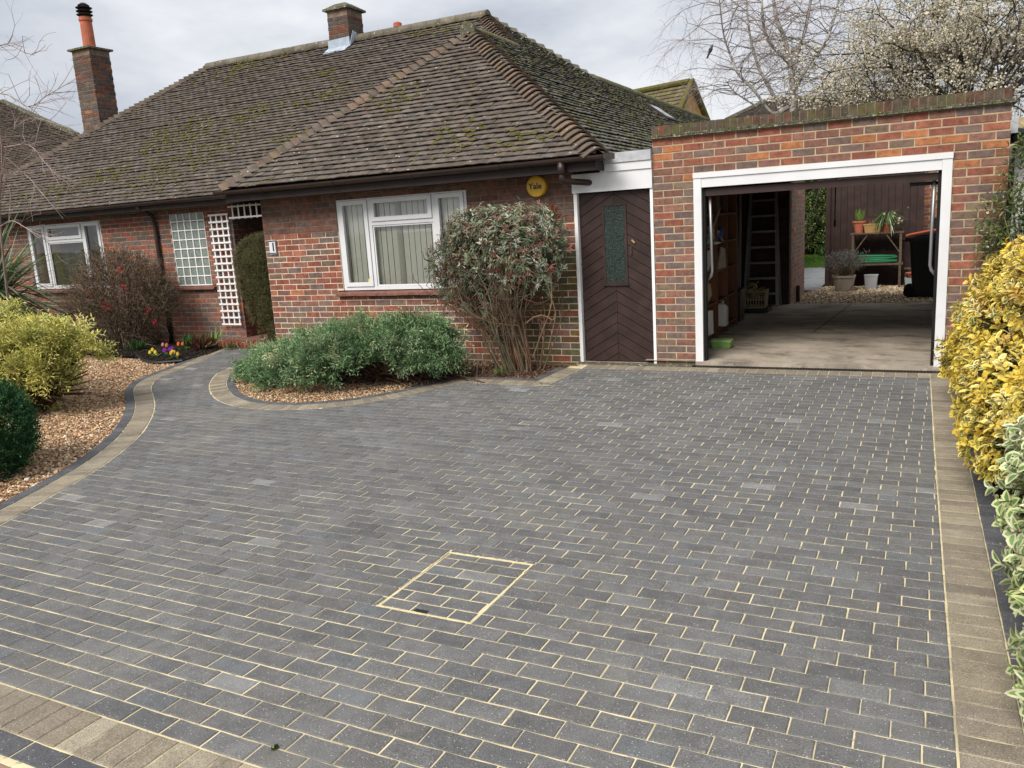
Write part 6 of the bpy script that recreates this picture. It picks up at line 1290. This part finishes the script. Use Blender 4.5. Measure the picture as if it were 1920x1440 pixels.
# ------------------------------------------------------------------ trees
class Tree:
    def __init__(s): s.p0, s.p1, s.r0, s.r1, s.tips = [], [], [], [], []
    def branch(s, p, d, ln, r, depth, droop=0.0, wob=.16, split=(2, 3), ang=.5, shrink=(.6, .8), n=5):
        p = np.array(p, float); d = unit(np.array(d, float)); st = ln/n
        for i in range(n):
            d = unit(d+N.normal(0, wob, 3)+np.array((0, 0, -droop))); q = p+d*st; rr = r*(1-.09*(i+1)); s.p0.append(p); s.p1.append(q); s.r0.append(r*(1-.09*i)); s.r1.append(rr); p = q
            if depth > 0 and i >= 1 and R.random() < .55: s.branch(p, unit(d+N.normal(0, ang, 3)), ln*R.uniform(*shrink)*.8, rr*.5, depth-1, droop+.02, wob, split, ang, shrink, n)
        if depth > 0:
            for k in range(R.choice(split)): s.branch(p, unit(d+N.normal(0, ang, 3)), ln*R.uniform(*shrink), r*.52, depth-1, droop+.03, wob, split, ang, shrink, n)
        else: s.tips.append((p, d))
    def path(s, pts, r0, r1, sub=4):
        L_ = smooth_line(pts, sub); rr = np.linspace(r0, r1, len(L_))
        for i in range(len(L_)-1): s.p0.append(L_[i]); s.p1.append(L_[i+1]); s.r0.append(rr[i]); s.r1.append(rr[i+1])
        return L_
    def mesh(s, name, mat, parent, col, rmin=0, rmax=9, n=5):
        k = [i for i in range(len(s.p0)) if rmin <= s.r0[i] < rmax]
        if not k: return
        mb = MB(); segs(mb, np.array([s.p0[i] for i in k]), np.array([s.p1[i] for i in k]), np.array([s.r0[i] for i in k]), np.array([s.r1[i] for i in k]), col, n); mb.build(name, mat, parent)
bt = thing('birch_tree', 'bare birch tree with fine drooping twigs behind the garage', 'tree', (-1.5, 22, -.3))
T = Tree(); YB_ = 22
pp = lambda u, v, y=YB_: at(u, v, 'y', y)
stems_ = [([(1486, 330), (1485, 230), (1487, 180), (1481, 120), (1470, 70), (1455, 30), (1445, -40)], .14, .05, 22), ([(1484, 150), (1497, 95), (1512, 45), (1525, -30)], .09, .04, 22.3), ([(1486, 175), (1520, 115), (1545, 85), (1562, 40), (1575, -10)], .08, .03, 21.6),
          ([(1478, 200), (1448, 212), (1415, 170), (1385, 140), (1368, 100), (1356, 60), (1348, -10)], .07, .02, 21.7), ([(1470, 215), (1440, 160), (1420, 120), (1405, 60), (1398, -20)], .08, .03, 22.5), ([(1481, 120), (1440, 75), (1430, 30), (1428, -20)], .07, .03, 21.5), ([(1487, 190), (1530, 170), (1560, 130), (1590, 110)], .05, .02, 22.6), ([(1420, 200), (1395, 185), (1375, 170), (1360, 150)], .035, .012, 22.2)]
for pts, r0, r1, y in stems_:
    k = len(pts); L_ = T.path([pp(u, v, 22+(y-22)*min(1, i/2)*2) for i, (u, v) in enumerate(pts)], r0, r1)
    for i in range(4, len(L_)-1, 1):
        if i*1.0/len(L_) > .25:
            for _ in range(2):
                a = R.uniform(0, 6.28); T.branch(L_[i], (math.cos(a), math.sin(a)*.7, R.uniform(.1, .8)), R.uniform(.9, 1.7), .016, 2, .055, .18, (2, 3), .6, (.5, .8), 5)
T.mesh('trunk', 'bark_birch', bt, (.3, .28, .25), .035); T.mesh('branches', 'twig', bt, (.22, .185, .17), .010, .035, 4); T.mesh('twigs', 'twig', bt, (.27, .215, .205), 0, .010, 3)
bl = thing('blossom_tree', 'dense tree covered in creamy white blossom behind the right of the garage', 'tree', (3.0, 14, -.3))
T = Tree(); c0 = np.array((3.75, 14.3, 2.7)); T.path([(3.7, 14.3, -.4), (3.7, 14.3, 1.2), c0], .20, .15)
for i in range(44):
    a = R.uniform(0, 6.28); el = R.uniform(.10, 1.3); T.branch(c0+np.array((0, 0, R.uniform(0, .9))), (math.cos(a)*math.cos(el), math.sin(a)*math.cos(el)*.7, math.sin(el)), R.uniform(1.5, 2.4), .045, 3, -.005, .17, (2, 3), .55, (.55, .8), 5)
ok = [i for i in range(len(T.p0)) if True]
T.mesh('trunk', 'bark_grey', bl, (.1, .09, .08), .045); T.mesh('branches', 'twig', bl, (.075, .062, .055), 0, .045, 4)
Q = np.array([T.p1[i] for i in range(len(T.p0)) if T.r0[i] < .016]); n = 70000; P = Q[N.integers(0, len(Q), n)]+N.normal(0, .045, (n, 3)); cl_ = np.sin(P[:, 0]*2.1+1)+np.sin(P[:, 2]*2.7)+np.sin(P[:, 1]*1.9); P = P[(cl_+N.normal(0, 1.0, n) > -1.1) & (P[:, 2] > 2.6)]; n = len(P)
mb = MB(); leaves(mb, P, rnd_dir(n), rnd_dir(n), N.uniform(.04, .07, n), N.uniform(.035, .06, n), pick([(.68, .62, .48), (.78, .73, .61), (.54, .47, .33), (.62, .57, .39)], [4, 3, 2, 2], n, .15), 'dia'); mb.build('blossom', 'petal', bl, kind='stuff')
n = 5000; P = Q[N.integers(0, len(Q), n)]+N.normal(0, .08, (n, 3)); mb = MB(); leaves(mb, P, rnd_dir(n), rnd_dir(n), .06, .03, pick([(.06, .07, .03), (.09, .085, .04)], [1, 1], n), 'dia'); mb.build('foliage', 'leaf_matt', bl, kind='stuff')
# bird in the birch
bd = thing('bird', 'small grey bird perched high in the left side of the birch', 'bird', tuple(pp(1332, 96, 21.8)))
mb = MB(); c = pp(1332, 94, 21.8); ax_ = unit(np.array((.45, 0, .9)))
prof = [(-.17, .012), (-.11, .03), (-.04, .065), (.03, .07), (.09, .05), (.12, .036), (.15, .042), (.18, .036), (.20, .012), (.225, .004)]
mb.tube([c+ax_*t for t, _ in prof], [r for _, r in prof], 10, (.06, .062, .07)); mb.build('body', 'plain', bd); MB().prism([c-ax_*.10+np.array((-.03, -.03, 0)), c-ax_*.30+np.array((-.02, -.01, 0)), c-ax_*.30+np.array((.03, .01, 0)), c-ax_*.08+np.array((.03, .03, 0))], (.0, .02, .0), (.035, .036, .042)).build('tail', 'plain', bd)
for s_ in (-1, 1): MB().tube([c-ax_*.05+np.array((0, .02*s_, -.05)), c+np.array((.01, .02*s_, -.14))], .006, 5, (.25, .10, .08)).build('leg', 'plain', bd)
# bare twiggy branches reaching in from the left
bs = thing('bare_tree', 'bare thin twiggy branches of a young tree at the left edge', 'tree', (-8.6, -2, -.1))
T = Tree(); T.path([(-8.75, -2, -.1), (-8.62, -2, 1.0), (-8.45, -2, 2.2), (-8.12, -2.02, 3.0), (-8.25, -1.95, 3.9)], .020, .010)
for pts in ([(-8.9, -2, 3.5), (-8.0, -2, 3.66), (-7.41, -2.05, 3.43), (-6.95, -2.1, 3.50), (-6.65, -2, 3.62)], [(-8.9, -1.9, 4.0), (-7.83, -2, 4.22), (-7.3, -2.05, 4.05), (-7.05, -2.1, 3.98)], [(-8.12, -2, 3.0), (-7.6, -2, 2.98), (-7.19, -2.1, 2.72), (-6.95, -2.1, 2.5)], [(-8.3, -2, 2.6), (-7.8, -2.1, 3.1), (-7.2, -2.2, 3.25), (-6.75, -2.2, 3.15)], [(-8.5, -2, 2.0), (-7.9, -2.2, 2.05), (-7.45, -2.3, 1.92), (-7.1, -2.35, 1.80)], [(-8.4, -2, 2.3), (-8.0, -2.1, 2.6), (-7.5, -2.2, 2.62), (-7.1, -2.25, 2.3)]):
    L_ = T.path(pts, .009, .003)
    for i in range(2, len(L_)-1):
        for _ in range(2):
            if R.random() < .8: d_ = unit(L_[i+1]-L_[i]); T.branch(L_[i], unit(d_+N.normal(0, .65, 3)), R.uniform(.18, .42), .0038, 1, .01, .15, (1, 2), .6, (.5, .7), 3)
T.mesh('trunk', 'twig', bs, (.20, .14, .13), .0095); T.mesh('branches', 'twig', bs, (.30, .235, .215), 0, .0095, 4)
